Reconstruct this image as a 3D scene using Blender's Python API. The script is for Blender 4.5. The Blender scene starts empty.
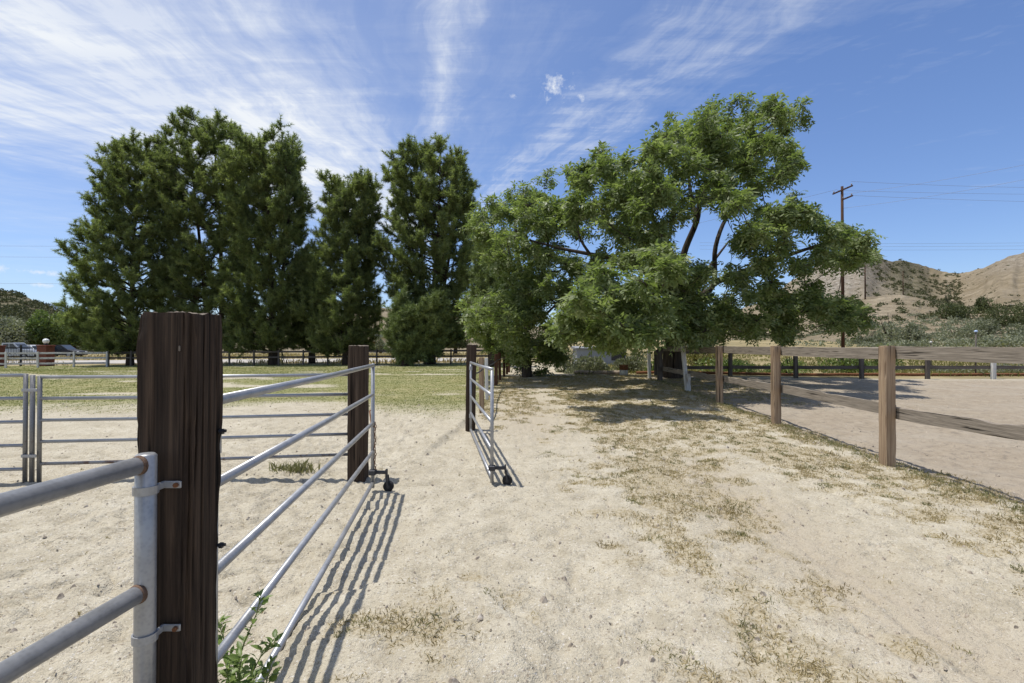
import bpy, math, random
import numpy as np
from mathutils import Vector

rng = np.random.default_rng(7)
random.seed(7)
scene = bpy.context.scene
COL = scene.collection
EYE = 1.45
HOR = 346.0
F = 512.0

def at(px, py, Y):
    """the point that stands Y metres ahead of the camera in the direction of that pixel"""
    return np.array([(px - 512.0) / F * Y, Y, EYE - (py - HOR) / F * Y])

def ss(a, b, x):
    t = np.clip((np.asarray(x, float) - a) / (b - a), 0, 1)
    return t * t * (3 - 2 * t)

# ------------------------------------------------------------------ noise
def _h(ix, iy, iz, seed):
    n = (ix.astype(np.int64) * 374761393 + iy.astype(np.int64) * 668265263 + iz.astype(np.int64) * 2147483647 + seed * 1274126177) & 0xFFFFFFFF
    n = ((n ^ (n >> 13)) * 1274126177) & 0xFFFFFFFF
    n = ((n ^ (n >> 16)) * 2246822519) & 0xFFFFFFFF
    return ((n ^ (n >> 15)) & 0xFFFFFF) / float(0xFFFFFF)

def vnoise(x, y, z=0.0, seed=0):
    x = np.asarray(x, float); y = np.asarray(y, float); z = np.zeros_like(x) + z
    x, y, z = np.broadcast_arrays(x, y, z)
    ix, iy, iz = np.floor(x).astype(int), np.floor(y).astype(int), np.floor(z).astype(int)
    fx, fy, fz = x - ix, y - iy, z - iz
    fx = fx * fx * (3 - 2 * fx); fy = fy * fy * (3 - 2 * fy); fz = fz * fz * (3 - 2 * fz)
    r = 0
    for dx in (0, 1):
        for dy in (0, 1):
            for dz in (0, 1):
                w = (fx if dx else 1 - fx) * (fy if dy else 1 - fy) * (fz if dz else 1 - fz)
                r = r + w * _h(ix + dx, iy + dy, iz + dz, seed)
    return r

def fbm(x, y, z=0.0, seed=0, octv=4):
    r, a, tot = 0, 1.0, 0
    x = np.asarray(x, float); y = np.asarray(y, float)
    for i in range(octv):
        r = r + a * vnoise(x * 2 ** i, y * 2 ** i, np.asarray(z) * 2 ** i, seed + i * 17)
        tot += a; a *= 0.5
    return r / tot

# ------------------------------------------------------------------ ground height
def ground_z(x, y, fine=False):
    x = np.asarray(x, float); y = np.asarray(y, float)
    z = 0.05 + 0.012 * (np.clip(y, 5, 20) - 5) - 0.008 * (np.clip(y, 20, 38) - 20)
    z = z + 0.012 * (np.clip(y, 40, 60) - 40)
    # paddock lies a little higher than the gateway, with a small bank along the fence line
    edge = -0.78 - 0.16 * (8.6 - np.clip(y, 2, 8.6)) ** 1.0 * 0.75 + 0.05 * (fbm(x * 3, y * 3, 0, 5) - .5)
    z = z + 0.06 * ss(0.0, 0.10, edge - x) * ss(6.0, 7.0, y) * (1 - ss(9.5, 14, y))
    z = z + 0.07 * ss(0.3, 2.0, -1.6 - x) * (1 - ss(9, 16, y)) * (1 - .8 * ss(6.0, 7.0, y))
    z = z - 0.006 * np.clip(-x - 3, 0, 60) * ss(15, 35, y)
    # mound under the big tree
    z = z + 0.16 * np.exp(-((x - 5.4) ** 2 + (y - 17) ** 2) / 24.0)
    # lip of trodden soil in the gateway
    lipy = 2.92 + 0.25 * (fbm(x * 2.2, 0 * x + 3.3, 0, 31) - .5)
    z = z + 0.10 * (1 - ss(-0.13, 0.13, y - lipy)) * (1 - ss(-.35, .5, x)) * ss(-1.28, -.92, x)
    z = z - 0.045 * ss(-.6, -1.0, x) * (1 - ss(3.6, 5.2, y))
    # rising land on the right beyond the arena
    z = z + 0.035 * np.clip(y - 24, 0, 60) * ss(4, 14, x)
    # arena a little below the verge
    z = z - 0.05 * ss(4.5, 4.95, x + 0.12 * (fbm(x * 2, y * 2, 0, 9) - .5)) * (1 - ss(17.2, 18.2, y)) * ss(2, 3, y)
    z = z - .03 * ss(3.6, 4.2, x) * ss(3, 5, y) * (1 - ss(7.5, 10, y))
    # low wheel tracks
    z = z - 0.035 * np.exp(-((x - 2.1) / 0.38) ** 2) * (1 - ss(4.5, 8, y))
    if fine:
        near = 1 - ss(7, 16, y)
        n1 = fbm(x * 2.1, y * 2.1, 0, 11, 3) - .5
        n2 = fbm(x * 7.5, y * 7.5, 0, 12, 3) - .5
        n3 = fbm(x * 22, y * 22, 0, 13, 2) - .5
        pad = ss(0.0, .5, -1.0 - x)
        z = z + n1 * 0.05 + near * (n2 * (0.034 + 0.03 * pad) + n3 * (0.020 + .010 * pad))
        z = z + near * (fbm(x * 12, y * 12, 0, 14, 2) - .5) * .014 * ss(.45, .6, fbm(x * 1.3, y * 1.3, 0, 15, 2))
        z = z + .006 * np.sin(x * 52 - y * 3 + 3 * fbm(x, y, 0, 16, 2)) * np.exp(-((x - 2.0 - .05 * (y - 3)) / .30) ** 2) * (1 - ss(4.5, 7, y)) * (.4 + fbm(x * 3, y * 3, 0, 17, 2))
        # hoof and boot prints
        c = np.abs(fbm(x * 4.2 + 9, y * 4.2, 0, 44, 2) - .5)
        z = z - near * (0.020 + .014 * pad) * (1 - ss(0.0, 0.05, c))
        c = np.abs(fbm(x * 6.5 + 3, y * 6.5, 0, 45, 2) - .5)
        z = z - near * 0.010 * (1 - ss(0.0, 0.035, c))
    return z
def gz(x, y):
    return float(ground_z(np.array([x]), np.array([y]), True)[0])

# ------------------------------------------------------------------ mesh helpers
ORG = {}
def link(o, parent=None, loc=(0, 0, 0)):
    COL.objects.link(o)
    if parent is not None:
        o.parent = parent
        ORG[o.name] = ORG[parent.name]
    else:
        o.location = loc
        ORG[o.name] = np.array(loc, float)
    return o

def tag(o, label=None, cat=None, group=None, kind=None):
    if label: o['label'] = label
    if cat: o['category'] = cat
    if group: o['group'] = group
    if kind: o['kind'] = kind
    return o

def thing(name, loc, label, cat, group=None):
    o = bpy.data.objects.new(name, None)
    o.empty_display_size = 0.1
    link(o, None, [float(v) for v in loc])
    return tag(o, label, cat, group)

def mesh_np(name, V, Fq, mat, parent=None, loc=(0, 0, 0), smooth=False, attrs=None):
    """V (n,3) in world coordinates, Fq (m,k) faces, all of k corners (or a list of such arrays)"""
    V = np.asarray(V, np.float32)
    org = ORG[parent.name] if parent is not None else np.array(loc, float)
    V = (V - org.astype(np.float32)[None, :]).astype(np.float32)
    if not isinstance(Fq, (list, tuple)): Fq = [Fq]
    Fq = [np.asarray(f, np.int32) for f in Fq if len(f)]
    me = bpy.data.meshes.new(name)
    me.vertices.add(len(V)); me.vertices.foreach_set('co', V.ravel())
    nl = sum(f.size for f in Fq); npoly = sum(len(f) for f in Fq)
    me.loops.add(nl); me.polygons.add(npoly)
    me.loops.foreach_set('vertex_index', np.concatenate([f.ravel() for f in Fq]))
    tot = np.concatenate([np.full(len(f), f.shape[1], np.int32) for f in Fq])
    start = np.concatenate([[0], np.cumsum(tot)[:-1]]).astype(np.int32)
    me.polygons.foreach_set('loop_start', start)
    me.polygons.foreach_set('loop_total', tot)
    me.polygons.foreach_set('use_smooth', np.full(npoly, bool(smooth)))
    me.update(calc_edges=True)
    for k, a in (attrs or {}).items():
        at_ = me.attributes.new(k, 'FLOAT', 'POINT')
        at_.data.foreach_set('value', np.asarray(a, np.float32))
    me.materials.append(mat)
    o = bpy.data.objects.new(name, me)
    return link(o, parent, [float(v) for v in loc])

class MB:
    def __init__(s): s.v = []; s.f = {}; s.n = 0
    def add(s, V, faces):
        V = np.asarray(V, float); s.v.append(V)
        for fc in faces:
            s.f.setdefault(len(fc), []).append([i + s.n for i in fc])
        s.n += len(V); return s
    def box(s, c, size, ax=None, bev=0.0):
        """box centred at c; ax = three unit axes as rows; bev chamfers the edges"""
        ax = np.eye(3) if ax is None else np.asarray(ax, float)
        hx, hy, hz = [v / 2 for v in size]
        b = min(bev, hx * .8, hy * .8, hz * .8)
        pts = []
        if b <= 0:
            pts = [[x, y, z] for z in (-hz, hz) for x, y in ((-hx, -hy), (hx, -hy), (hx, hy), (-hx, hy))]
            fs = [[3, 2, 1, 0], [4, 5, 6, 7], [0, 1, 5, 4], [1, 2, 6, 5], [2, 3, 7, 6], [3, 0, 4, 7]]
        else:
            def ring(z, i):
                a, d = hx - i, hy - i
                return [[-a + b, -d, z], [a - b, -d, z], [a, -d + b, z], [a, d - b, z], [a - b, d, z], [-a + b, d, z], [-a, d - b, z], [-a, -d + b, z]]
            pts = ring(-hz, b) + ring(-hz + b, 0) + ring(hz - b, 0) + ring(hz, b)
            fs = [list(range(7, -1, -1)), list(range(24, 32))]
            for r in range(3):
                for i in range(8):
                    j = (i + 1) % 8
                    fs.append([r * 8 + i, r * 8 + j, r * 8 + 8 + j, r * 8 + 8 + i])
        P = np.array(pts) @ ax + np.asarray(c, float)
        return s.add(P, fs)
    def tube(s, pts, r, n=8, cap=True):
        pts = [np.asarray(p, float) for p in pts]
        m = len(pts)
        rr = [r] * m if np.isscalar(r) else list(r)
        V = []; ref = None
        for i, p in enumerate(pts):
            d = pts[min(i + 1, m - 1)] - pts[max(i - 1, 0)]
            d = d / (np.linalg.norm(d) + 1e-9)
            if ref is None:
                ref = np.array([0, 0, 1.0]) if abs(d[2]) < .9 else np.array([1.0, 0, 0])
            u = np.cross(d, ref); u /= np.linalg.norm(u) + 1e-9
            w = np.cross(u, d); ref = w
            a = np.arange(n) * 2 * math.pi / n
            V.append(p + rr[i] * (np.cos(a)[:, None] * u + np.sin(a)[:, None] * w))
        fs = []
        for i in range(m - 1):
            for k in range(n):
                l = (k + 1) % n
                fs.append([i * n + k, i * n + l, (i + 1) * n + l, (i + 1) * n + k])
        if cap:
            fs.append(list(range(n))[::-1]); fs.append([(m - 1) * n + k for k in range(n)])
        return s.add(np.concatenate(V), fs)
    def prism(s, prof, a, b, ax=None, org=(0, 0, 0)):
        """profile (u,w) extruded from a to b along the second axis"""
        ax = np.eye(3) if ax is None else np.asarray(ax, float)
        n = len(prof)
        P = np.array([[u, a, w] for u, w in prof] + [[u, b, w] for u, w in prof]) @ ax + np.asarray(org, float)
        fs = [list(range(n)), list(range(2 * n - 1, n - 1, -1))]
        for i in range(n):
            j = (i + 1) % n
            fs.append([i, i + n, j + n, j])
        return s.add(P, fs)
    def build(s, name, mat, parent=None, loc=(0, 0, 0), smooth=False, attrs=None):
        V = np.concatenate(s.v)
        o = mesh_np(name, V, [np.array(f) for f in s.f.values()], mat, parent, loc, False, attrs)
        if smooth:
            me = o.data
            me.polygons.foreach_set('use_smooth', np.array([len(p.vertices) == 4 for p in me.polygons], bool))
        return o

def axes_from(d):
    d = np.asarray(d, float); d = d / np.linalg.norm(d)
    up = np.array([0, 0, 1.0])
    s_ = np.cross(up, d); s_ /= np.linalg.norm(s_)
    return np.array([d, s_, np.cross(d, s_)])

# ------------------------------------------------------------------ materials
def new_mat(name):
    m = bpy.data.materials.new(name); m.use_nodes = True
    nt = m.node_tree
    for n in list(nt.nodes): nt.nodes.remove(n)
    out = nt.nodes.new('ShaderNodeOutputMaterial')
    return m, nt, out
class NT:
    def __init__(s, nt): s.nt = nt
    def n(s, t, **kw):
        x = s.nt.nodes.new(t)
        for k, v in kw.items(): setattr(x, k, v)
        return x
    def l(s, a, b): s.nt.links.new(a, b)
    def coord(s, kind='Object', scale=(1, 1, 1), rot=(0, 0, 0)):
        c = s.n('ShaderNodeTexCoord'); mp = s.n('ShaderNodeMapping')
        mp.inputs['Scale'].default_value = scale; mp.inputs['Rotation'].default_value = rot
        s.l(c.outputs[kind], mp.inputs['Vector']); return mp.outputs[0]
    def pos(s):
        return s.n('ShaderNodeNewGeometry').outputs['Position']
    def noise(s, vec, scale, detail=4, rough=.55, dist=0.0):
        x = s.n('ShaderNodeTexNoise'); x.inputs['Scale'].default_value = scale
        x.inputs['Detail'].default_value = detail; x.inputs['Roughness'].default_value = rough
        x.inputs['Distortion'].default_value = dist
        if vec is not None: s.l(vec, x.inputs['Vector'])
        return x.outputs['Fac']
    def voro(s, vec, scale, feature='F1'):
        x = s.n('ShaderNodeTexVoronoi', feature=feature); x.inputs['Scale'].default_value = scale
        s.l(vec, x.inputs['Vector']); return x.outputs['Distance']
    def ramp(s, fac, stops):
        x = s.n('ShaderNodeValToRGB'); e = x.color_ramp.elements
        while len(e) < len(stops): e.new(0.5)
        for i, (p, c) in enumerate(stops):
            e[i].position = p
            e[i].color = (c, c, c, 1) if np.isscalar(c) else (*c, 1)
        s.l(fac, x.inputs['Fac']); return x.outputs['Color']
    def mix(s, fac, a, b, mode='MIX'):
        x = s.n('ShaderNodeMix', data_type='RGBA', blend_type=mode)
        for sock, v in ((x.inputs[0], fac), (x.inputs[6], a), (x.inputs[7], b)):
            if hasattr(v, 'is_output'): s.l(v, sock)
            elif np.isscalar(v): sock.default_value = v
            else: sock.default_value = (*v, 1)
        return x.outputs[2]
    def math(s, op, a, b=0.0, c=None, clamp=False):
        x = s.n('ShaderNodeMath', operation=op, use_clamp=clamp)
        for i, v in enumerate((a, b) if c is None else (a, b, c)):
            if hasattr(v, 'is_output'): s.l(v, x.inputs[i])
            else: x.inputs[i].default_value = v
        return x.outputs[0]
    def attr(s, name):
        x = s.n('ShaderNodeAttribute', attribute_name=name); return x.outputs['Fac']
    def bump(s, h, strength=.5, dist=.01, prev=None):
        x = s.n('ShaderNodeBump'); x.inputs['Strength'].default_value = strength; x.inputs['Distance'].default_value = dist
        s.l(h, x.inputs['Height'])
        if prev is not None: s.l(prev, x.inputs['Normal'])
        return x.outputs[0]
    def principled(s, out, col, rough=.8, metal=0.0, spec=.3, normal=None):
        b = s.n('ShaderNodeBsdfPrincipled')
        for k, v in (('Base Color', col), ('Roughness', rough), ('Metallic', metal), ('Specular IOR Level', spec)):
            if hasattr(v, 'is_output'): s.l(v, b.inputs[k])
            elif np.isscalar(v): b.inputs[k].default_value = v
            else: b.inputs[k].default_value = (*v, 1)
        if normal is not None: s.l(normal, b.inputs['Normal'])
        s.l(b.outputs[0], out.inputs['Surface']); return b

def mat_wood(name, dark, mid, light, axis=2, fine=55, rough=.85, bump=.6, stretch=.035, spots=None, dist=.004, broad=.45):
    m, nt, out = new_mat(name); k = NT(nt)
    sc = [1, 1, 1]; sc[axis] = stretch
    v = k.coord('Object', sc)
    a = k.noise(v, fine, 6, .65, .3)
    sc2 = [1, 1, 1]; sc2[axis] = .15
    b = k.noise(k.coord('Object', sc2), 9, 4, .6)
    col = k.ramp(a, [(.25, dark), (.5, mid), (.78, light)])
    col = k.mix(k.ramp(b, [(.35, 0.0), (.7, broad)]), col, dark)
    crack = k.ramp(k.noise(k.coord('Object', sc), fine * .45, 3, .5, .6), [(.33, 0.0), (.40, 1.0)])
    col = k.mix(k.math('SUBTRACT', 1.0, crack), col, tuple(c * .35 for c in dark))
    if spots:
        col = k.mix(k.ramp(k.noise(k.coord('Object', sc2), 6, 5, .7), [(.56, 0.0), (.66, 1.0)]), col, spots)
    h = k.math('ADD', k.math('MULTIPLY', a, .6), k.math('MULTIPLY', crack, .8))
    k.principled(out, col, rough, 0, .15, k.bump(h, bump, dist))
    return m

def mat_pipe(name, base=(.42, .44, .47), rust=(.16, .07, .035), amount=.70, metal=.35):
    m, nt, out = new_mat(name); k = NT(nt)
    v = k.coord('Object')
    a = k.noise(v, 14, 5, .6)
    col = k.ramp(a, [(.3, tuple(c * .78 for c in base)), (.55, base), (.8, tuple(min(1, c * 1.12) for c in base))])
    fl = k.voro(v, 90)
    col = k.mix(.16, col, k.ramp(fl, [(0, .25), (.6, .6)]))
    r = k.ramp(k.noise(v, 5.5, 7, .68), [(amount - .035, 0.0), (amount + .03, 1.0)])
    col = k.mix(r, col, rust)
    rough = k.ramp(a, [(.3, .30), (.8, .48)])
    met = k.math('MULTIPLY', k.math('SUBTRACT', 1.0, r), metal)
    k.principled(out, col, rough, met, .6, k.bump(k.noise(v, 120, 2), .12, .002))
    return m

def mat_plain(name, col, rough=.8, metal=0.0, spec=.3, var=.25, scale=8, bump=.2):
    m, nt, out = new_mat(name); k = NT(nt)
    v = k.coord('Object'); a = k.noise(v, scale, 5, .6)
    c = k.ramp(a, [(.25, tuple(x * (1 - var) for x in col)), (.75, tuple(min(1, x * (1 + var)) for x in col))])
    k.principled(out, c, rough, metal, spec, k.bump(k.noise(v, scale * 6, 3), bump, .005))
    return m

def mat_leaf(name, dark, mid, light, trans=.35, rough=.45, spec=.35, scale=.6):
    """leaves: colour differs from leaf to leaf (attribute tint) and from branch to branch (noise)"""
    m, nt, out = new_mat(name); k = NT(nt)
    t = k.attr('tint')
    n = k.noise(k.pos(), scale, 3, .6)
    f = k.math('ADD', k.math('MULTIPLY', t, .62), k.math('MULTIPLY', n, .38))
    col = k.ramp(f, [(.18, dark), (.5, mid), (.85, light)])
    b = k.n('ShaderNodeBsdfPrincipled'); k.l(col, b.inputs['Base Color'])
    b.inputs['Roughness'].default_value = rough; b.inputs['Specular IOR Level'].default_value = spec
    tr = k.n('ShaderNodeBsdfTranslucent')
    k.l(k.mix(1.0, col, (1.2, 1.36, .68), 'MULTIPLY'), tr.inputs['Color'])
    mx = k.n('ShaderNodeMixShader'); mx.inputs[0].default_value = trans
    k.l(b.outputs[0], mx.inputs[1]); k.l(tr.outputs[0], mx.inputs[2])
    k.l(mx.outputs[0], out.inputs['Surface'])
    return m

M = {}
M['tie'] = mat_wood('creosoted_timber', (.013, .009, .007), (.050, .034, .024), (.13, .086, .056), 2, 75, .8, .9, .025)
M['tie_far'] = mat_wood('weathered_tie', (.026, .018, .013), (.065, .046, .033), (.15, .108, .076), 2, 40, .9, .8, .03)
M['tie_end'] = mat_plain('sawn_end_grain', (.20, .165, .13), .95, 0, .1, .5, 40, .6)
M['post'] = mat_wood('brown_fence_post', (.16, .108, .068), (.35, .25, .162), (.52, .40, .275), 2, 80, .85, .4, .02, broad=.22)
M['plank'] = mat_wood('grey_plank_along', (.10, .084, .066), (.255, .217, .172), (.41, .355, .29), 1, 95, .9, .22, .02, broad=.0)
M['plank_back'] = mat_wood('dark_plank_across', (.06, .052, .046), (.14, .12, .105), (.24, .21, .185), 0, 40, .9, .5, .03)
M['post_back'] = mat_wood('dark_fence_post', (.06, .052, .046), (.135, .117, .103), (.24, .21, .19), 2, 40, .9, .5, .03)
M['post_rust'] = mat_wood('red_brown_post', (.045, .022, .014), (.11, .055, .034), (.19, .10, .065), 2, 40, .9, .5, .03)
M['white_wood'] = mat_wood('white_painted_post', (.40, .385, .36), (.66, .65, .62), (.80, .79, .77), 2, 40, .7, .4, .05, (.30, .26, .21))
M['white_plank'] = mat_wood('white_painted_plank', (.34, .325, .30), (.52, .51, .48), (.64, .63, .60), 0, 40, .7, .4, .05, (.35, .31, .26))
M['pipe'] = mat_pipe('galvanised_pipe', (.295, .30, .308), amount=.70)
M['pipe_thick'] = mat_pipe('galvanised_thick_pipe', (.295, .30, .308), amount=.675)
M['pipe_rust'] = mat_pipe('rusty_pipe', (.22, .215, .215), (.105, .052, .032), amount=.57)
M['pipe_shaded'] = mat_pipe('shaded_pipe', (.115, .11, .105), (.085, .045, .03), amount=.60)  # darker copy of the pipe, shadow side of the uprights put into its colour
M['rust'] = mat_plain('rust', (.17, .075, .035), .9, 0, .2, .5, 20, .5)
M['weld'] = mat_plain('weld_rust', (.15, .095, .065), .85, 0, .2, .5, 60, .5)
M['rubber'] = mat_plain('black_rubber', (.018, .018, .019), .75, 0, .3, .3, 30, .3)
M['dark_metal'] = mat_plain('dark_metal', (.05, .05, .055), .5, .5, .4, .3, 30, .2)
M['bark'] = mat_wood('grey_bark', (.030, .024, .019), (.075, .06, .048), (.15, .125, .10), 2, 14, .95, 1.0, .12, None, .03)
M['pine_bark'] = mat_wood('pine_bark', (.028, .022, .018), (.07, .052, .04), (.13, .10, .08), 2, 10, .95, 1.0, .2, None, .03)
M['leaf'] = mat_leaf('broad_leaves', (.082, .110, .038), (.170, .212, .074), (.34, .37, .20), .44, .50, .35, .7)
M['leaf_low'] = mat_leaf('broad_leaves_duller', (.086, .116, .040), (.18, .222, .078), (.35, .38, .205), .46, .45, .45, .7)
M['needle'] = mat_leaf('pine_needles', (.088, .112, .046), (.20, .232, .094), (.36, .38, .19), .50, .55, .3, .45)
M['needle_light'] = mat_leaf('young_pine_needles', (.095, .125, .044), (.195, .24, .088), (.31, .35, .15), .2, .55, .3, .5)
M['sage'] = mat_leaf('sage_leaves', (.125, .135, .085), (.215, .225, .15), (.325, .33, .235), .2, .7, .2, .8)
M['chap'] = mat_leaf('chaparral_leaves', (.055, .062, .028), (.105, .108, .052), (.175, .17, .09), .12, .7, .2, .03)
M['chap_olive'] = mat_leaf('olive_shrub_leaves', (.055, .068, .026), (.10, .115, .046), (.165, .175, .08), .15, .65, .25, .15)
M['bright'] = mat_leaf('bright_green_leaves', (.075, .11, .030), (.145, .19, .055), (.25, .295, .11), .3, .5, .4, .3)
M['yellow_weed'] = mat_leaf('yellow_green_weeds', (.13, .125, .045), (.22, .205, .075), (.34, .295, .12), .25, .7, .2, .6)
M['weed'] = mat_leaf('nettle_leaves', (.075, .125, .025), (.14, .20, .045), (.23, .29, .09), .35, .45, .4, 9)
M['stem'] = mat_plain('weed_stem', (.16, .20, .06), .7)
M['dry'] = mat_leaf('dry_weed_blades', (.24, .185, .10), (.40, .32, .18), (.58, .48, .30), .2, .8, .2, 1.1)
M['dryg'] = mat_leaf('half_green_weed_blades', (.14, .14, .065), (.245, .23, .12), (.40, .355, .21), .25, .7, .2, 1.1)
M['lawn'] = mat_leaf('lawn_blades', (.135, .16, .045), (.225, .24, .075), (.39, .335, .145), .25, .7, .2, .35)
M['stone'] = mat_plain('pebble', (.36, .32, .27), .9, 0, .2, .5, 3, .3)

# ------------------------------------------------------------------ ground sheet
def axis_samples(lo, a, b, hi, step, grow):
    mid = np.arange(a, b + 1e-6, step)
    r = [b]; s_ = step
    while r[-1] < hi: s_ *= grow; r.append(r[-1] + s_)
    l = [a]; s_ = step
    while l[-1] > lo: s_ *= grow; l.append(l[-1] - s_)
    return np.concatenate([np.array(l[1:][::-1]), mid, np.array(r[1:])])

def weed_mask(x, y):
    """where the trodden ground carries dry weeds (0..1)"""
    n = .35 * fbm(x * 1.1, y * 1.1, 0, 71, 3) + .65 * fbm(x * 4.2, y * 4.2, 0, 72, 3)
    med = np.exp(-((x - (1.05 + .11 * np.clip(y, 0, 7))) / (.30 + .07 * np.clip(y, 0, 9))) ** 2)
    verge = ss(2.75, 3.3, x) * (1 - ss(4.7, 5.1, x)) * ss(1.5, 3.0, y)
    far = ss(6.0, 8.5, y) * ss(.7, 1.5, x - .02 * y) * (1 - ss(4.5, 5.0, x)) * .95
    lft = ss(8, 10.5, y) * ss(-.75, -.5, x) * (1 - ss(.2, .65, x - .015 * y)) * .9
    under = ss(11, 14, y) * ss(1.2, 2.4, x) * (1 - ss(19, 22, y)) * (1 - ss(8.2, 9, x))
    gatew = .75 * np.exp(-(((x + .32) / .34) ** 2 + ((y - 2.55) / .55) ** 2))
    m = np.maximum.reduce([med * 1.08, verge * .85, far, lft, under, gatew])
    return np.clip((m * .9 + (n - .5) * 3.3 - .33) * 2.6, 0, 1) * (m > .05)

def lawn_mask(x, y):
    n = fbm(x * .45, y * .45, 0, 81, 4)
    k = ss(9.3, 12.5, y + (n - .5) * 5 + np.clip(-x - 6, 0, 8) * .25) * (1 - ss(-1.2, -.4, x - .03 * (y - 9)))
    bare = ss(.60, .70, fbm(x * .30 + 4, y * .8, 0, 83, 4))
    return k * (1 - .9 * bare) * (1 - ss(40, 42, y))

def make_ground():
    xs = axis_samples(-900, -3.0, 3.6, 900, .0225, 1.033)
    ys = axis_samples(-60, 1.6, 6.0, 900, .0215, 1.026)
    X, Y = np.meshgrid(xs, ys)
    Z = ground_z(X, Y, True)
    far = ss(110, 260, np.hypot(X, Y))
    Z = Z * (1 - far) - 3.0 * far
    nx, ny = len(xs), len(ys)
    V = np.stack([X.ravel(), Y.ravel(), Z.ravel()], 1)
    i = np.arange(nx * ny).reshape(ny, nx)
    Fq = np.stack([i[:-1, :-1].ravel(), i[:-1, 1:].ravel(), i[1:, 1:].ravel(), i[1:, :-1].ravel()], 1)
    x, y = X.ravel(), Y.ravel()
    weed = weed_mask(x, y)
    lawn = lawn_mask(x, y)
    arena = ss(4.5, 4.8, x) * (1 - ss(18.2, 18.9, y + .5 * (fbm(x, y, 0, 3) - .5))) * (1 - .0 * x)
    field = np.maximum(ss(18.6, 19.6, y) * ss(3.5, 5.5, x), ss(40, 42, y))
    # soil thrown up along the bank and round the feet of the posts
    track = np.maximum(np.exp(-((x - 2.1) / .45) ** 2) * ss(1.0, 2.5, y) * (1 - ss(5, 8, y)), np.exp(-((x - .35) / .7) ** 2) * ss(6, 9, y))
    m, nt, out = new_mat('sandy_ground'); k = NT(nt)
    p = k.pos()
    n_big = k.noise(p, .7, 4, .6); n_mid = k.noise(p, 4.5, 5, .62); n_fine = k.noise(p, 38, 4, .65); n_grit = k.noise(p, 160, 2, .6)
    sand = k.ramp(n_mid, [(.28, (.37, .325, .235)), (.5, (.495, .442, .332)), (.75, (.58, .53, .415))])
    sand = k.mix(k.ramp(n_big, [(.4, 0.0), (.7, .5)]), sand, (.40, .35, .255))
    sand = k.mix(k.ramp(n_fine, [(.33, .72), (.45, 0.0)]), sand, (.275, .228, .16))  # small pits darkened in the colour, standing in for their shade
    sand = k.mix(k.ramp(k.noise(p, 75, 2, .5), [(.62, 0.0), (.70, .8)]), sand, (.66, .62, .55))
    sand = k.mix(k.ramp(k.noise(p, 52, 3, .6), [(.62, 0.0), (.69, .75)]), sand, (.235, .185, .135))
    sand = k.mix(k.ramp(k.voro(p, 26), [(.07, .75), (.14, 0.0)]), sand, (.20, .15, .105))
    sand = k.mix(k.math('MULTIPLY', k.attr('track'), k.ramp(n_mid, [(.3, .2), (.6, .7)])), sand, (.40, .338, .25))
    wsoil = k.ramp(n_fine, [(.3, (.26, .205, .115)), (.55, (.405, .335, .205)), (.75, (.52, .445, .30))])
    col = k.mix(k.math('MULTIPLY', k.attr('weed'), k.ramp(n_fine, [(.35, .9), (.6, .25)])), sand, wsoil)
    ar = k.ramp(n_mid, [(.3, (.305, .25, .18)), (.7, (.40, .335, .25))])
    ar = k.mix(k.ramp(n_fine, [(.3, .6), (.47, 0.0)]), ar, (.20, .165, .125))
    ar = k.mix(k.ramp(k.noise(p, 9, 4, .7), [(.36, .8), (.45, 0.0)]), ar, (.235, .20, .155))
    ar = k.mix(k.ramp(n_big, [(.45, 0.0), (.7, .4)]), ar, (.42, .375, .305))
    col = k.mix(k.attr('arena'), col, ar)
    gr = k.ramp(k.noise(p, 2.2, 6, .7), [(.3, (.165, .175, .052)), (.5, (.235, .225, .078)), (.72, (.40, .33, .17))])
    gr = k.mix(k.ramp(k.noise(p, .16, 3, .6), [(.42, 0.0), (.62, .7)]), gr, (.19, .205, .06))
    col = k.mix(k.math('MULTIPLY', k.attr('lawn'), k.ramp(n_fine, [(.3, 1.0), (.62, .72)])), col, gr)
    fl = k.ramp(k.noise(p, .35, 5, .65), [(.3, (.17, .145, .07)), (.5, (.28, .225, .115)), (.7, (.38, .305, .17))])
    col = k.mix(k.attr('field'), col, fl)
    h = k.math('ADD', k.math('MULTIPLY', n_mid, .5), k.math('ADD', k.math('MULTIPLY', n_fine, .45), k.math('MULTIPLY', n_grit, .12)))
    k.principled(out, col, .95, 0, .12, k.bump(h, 1.0, .05))
    o = mesh_np('ground', V, Fq, m, None, (0, 0, 0), True, {'weed': weed, 'lawn': lawn, 'arena': arena, 'field': field, 'track': track})
    tag(o, kind='structure')
make_ground()

# ------------------------------------------------------------------ blades, pebbles (stuff)
def blade_mesh(P, L, W, spread, rs, lean=None):
    """one thin bent blade (2 triangles) for each root point"""
    n = len(P)
    a = rs.uniform(0, 2 * np.pi, n)
    tilt = np.abs(rs.normal(0, spread, n)).clip(0, 1.45)
    d = np.stack([np.cos(a) * np.sin(tilt), np.sin(a) * np.sin(tilt), np.cos(tilt)], 1)
    b = a + rs.uniform(-1.5, 1.5, n)
    s_ = np.stack([-np.sin(b), np.cos(b), np.zeros(n)], 1) * (W * .5)[:, None]
    mid = P + d * (L * .55)[:, None]
    d2 = d + np.stack([np.cos(a) * .5, np.sin(a) * .5, -.35 * np.ones(n)], 1)
    tip = mid + d2 * (L * .42)[:, None]
    V = np.stack([P - s_, P + s_, mid + s_ * .8, tip, mid - s_ * .8], 1).reshape(-1, 3)
    F5 = (np.arange(n)[:, None] * 5 + np.array([[0, 1, 2, 3, 4]]))
    return V, F5

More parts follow.
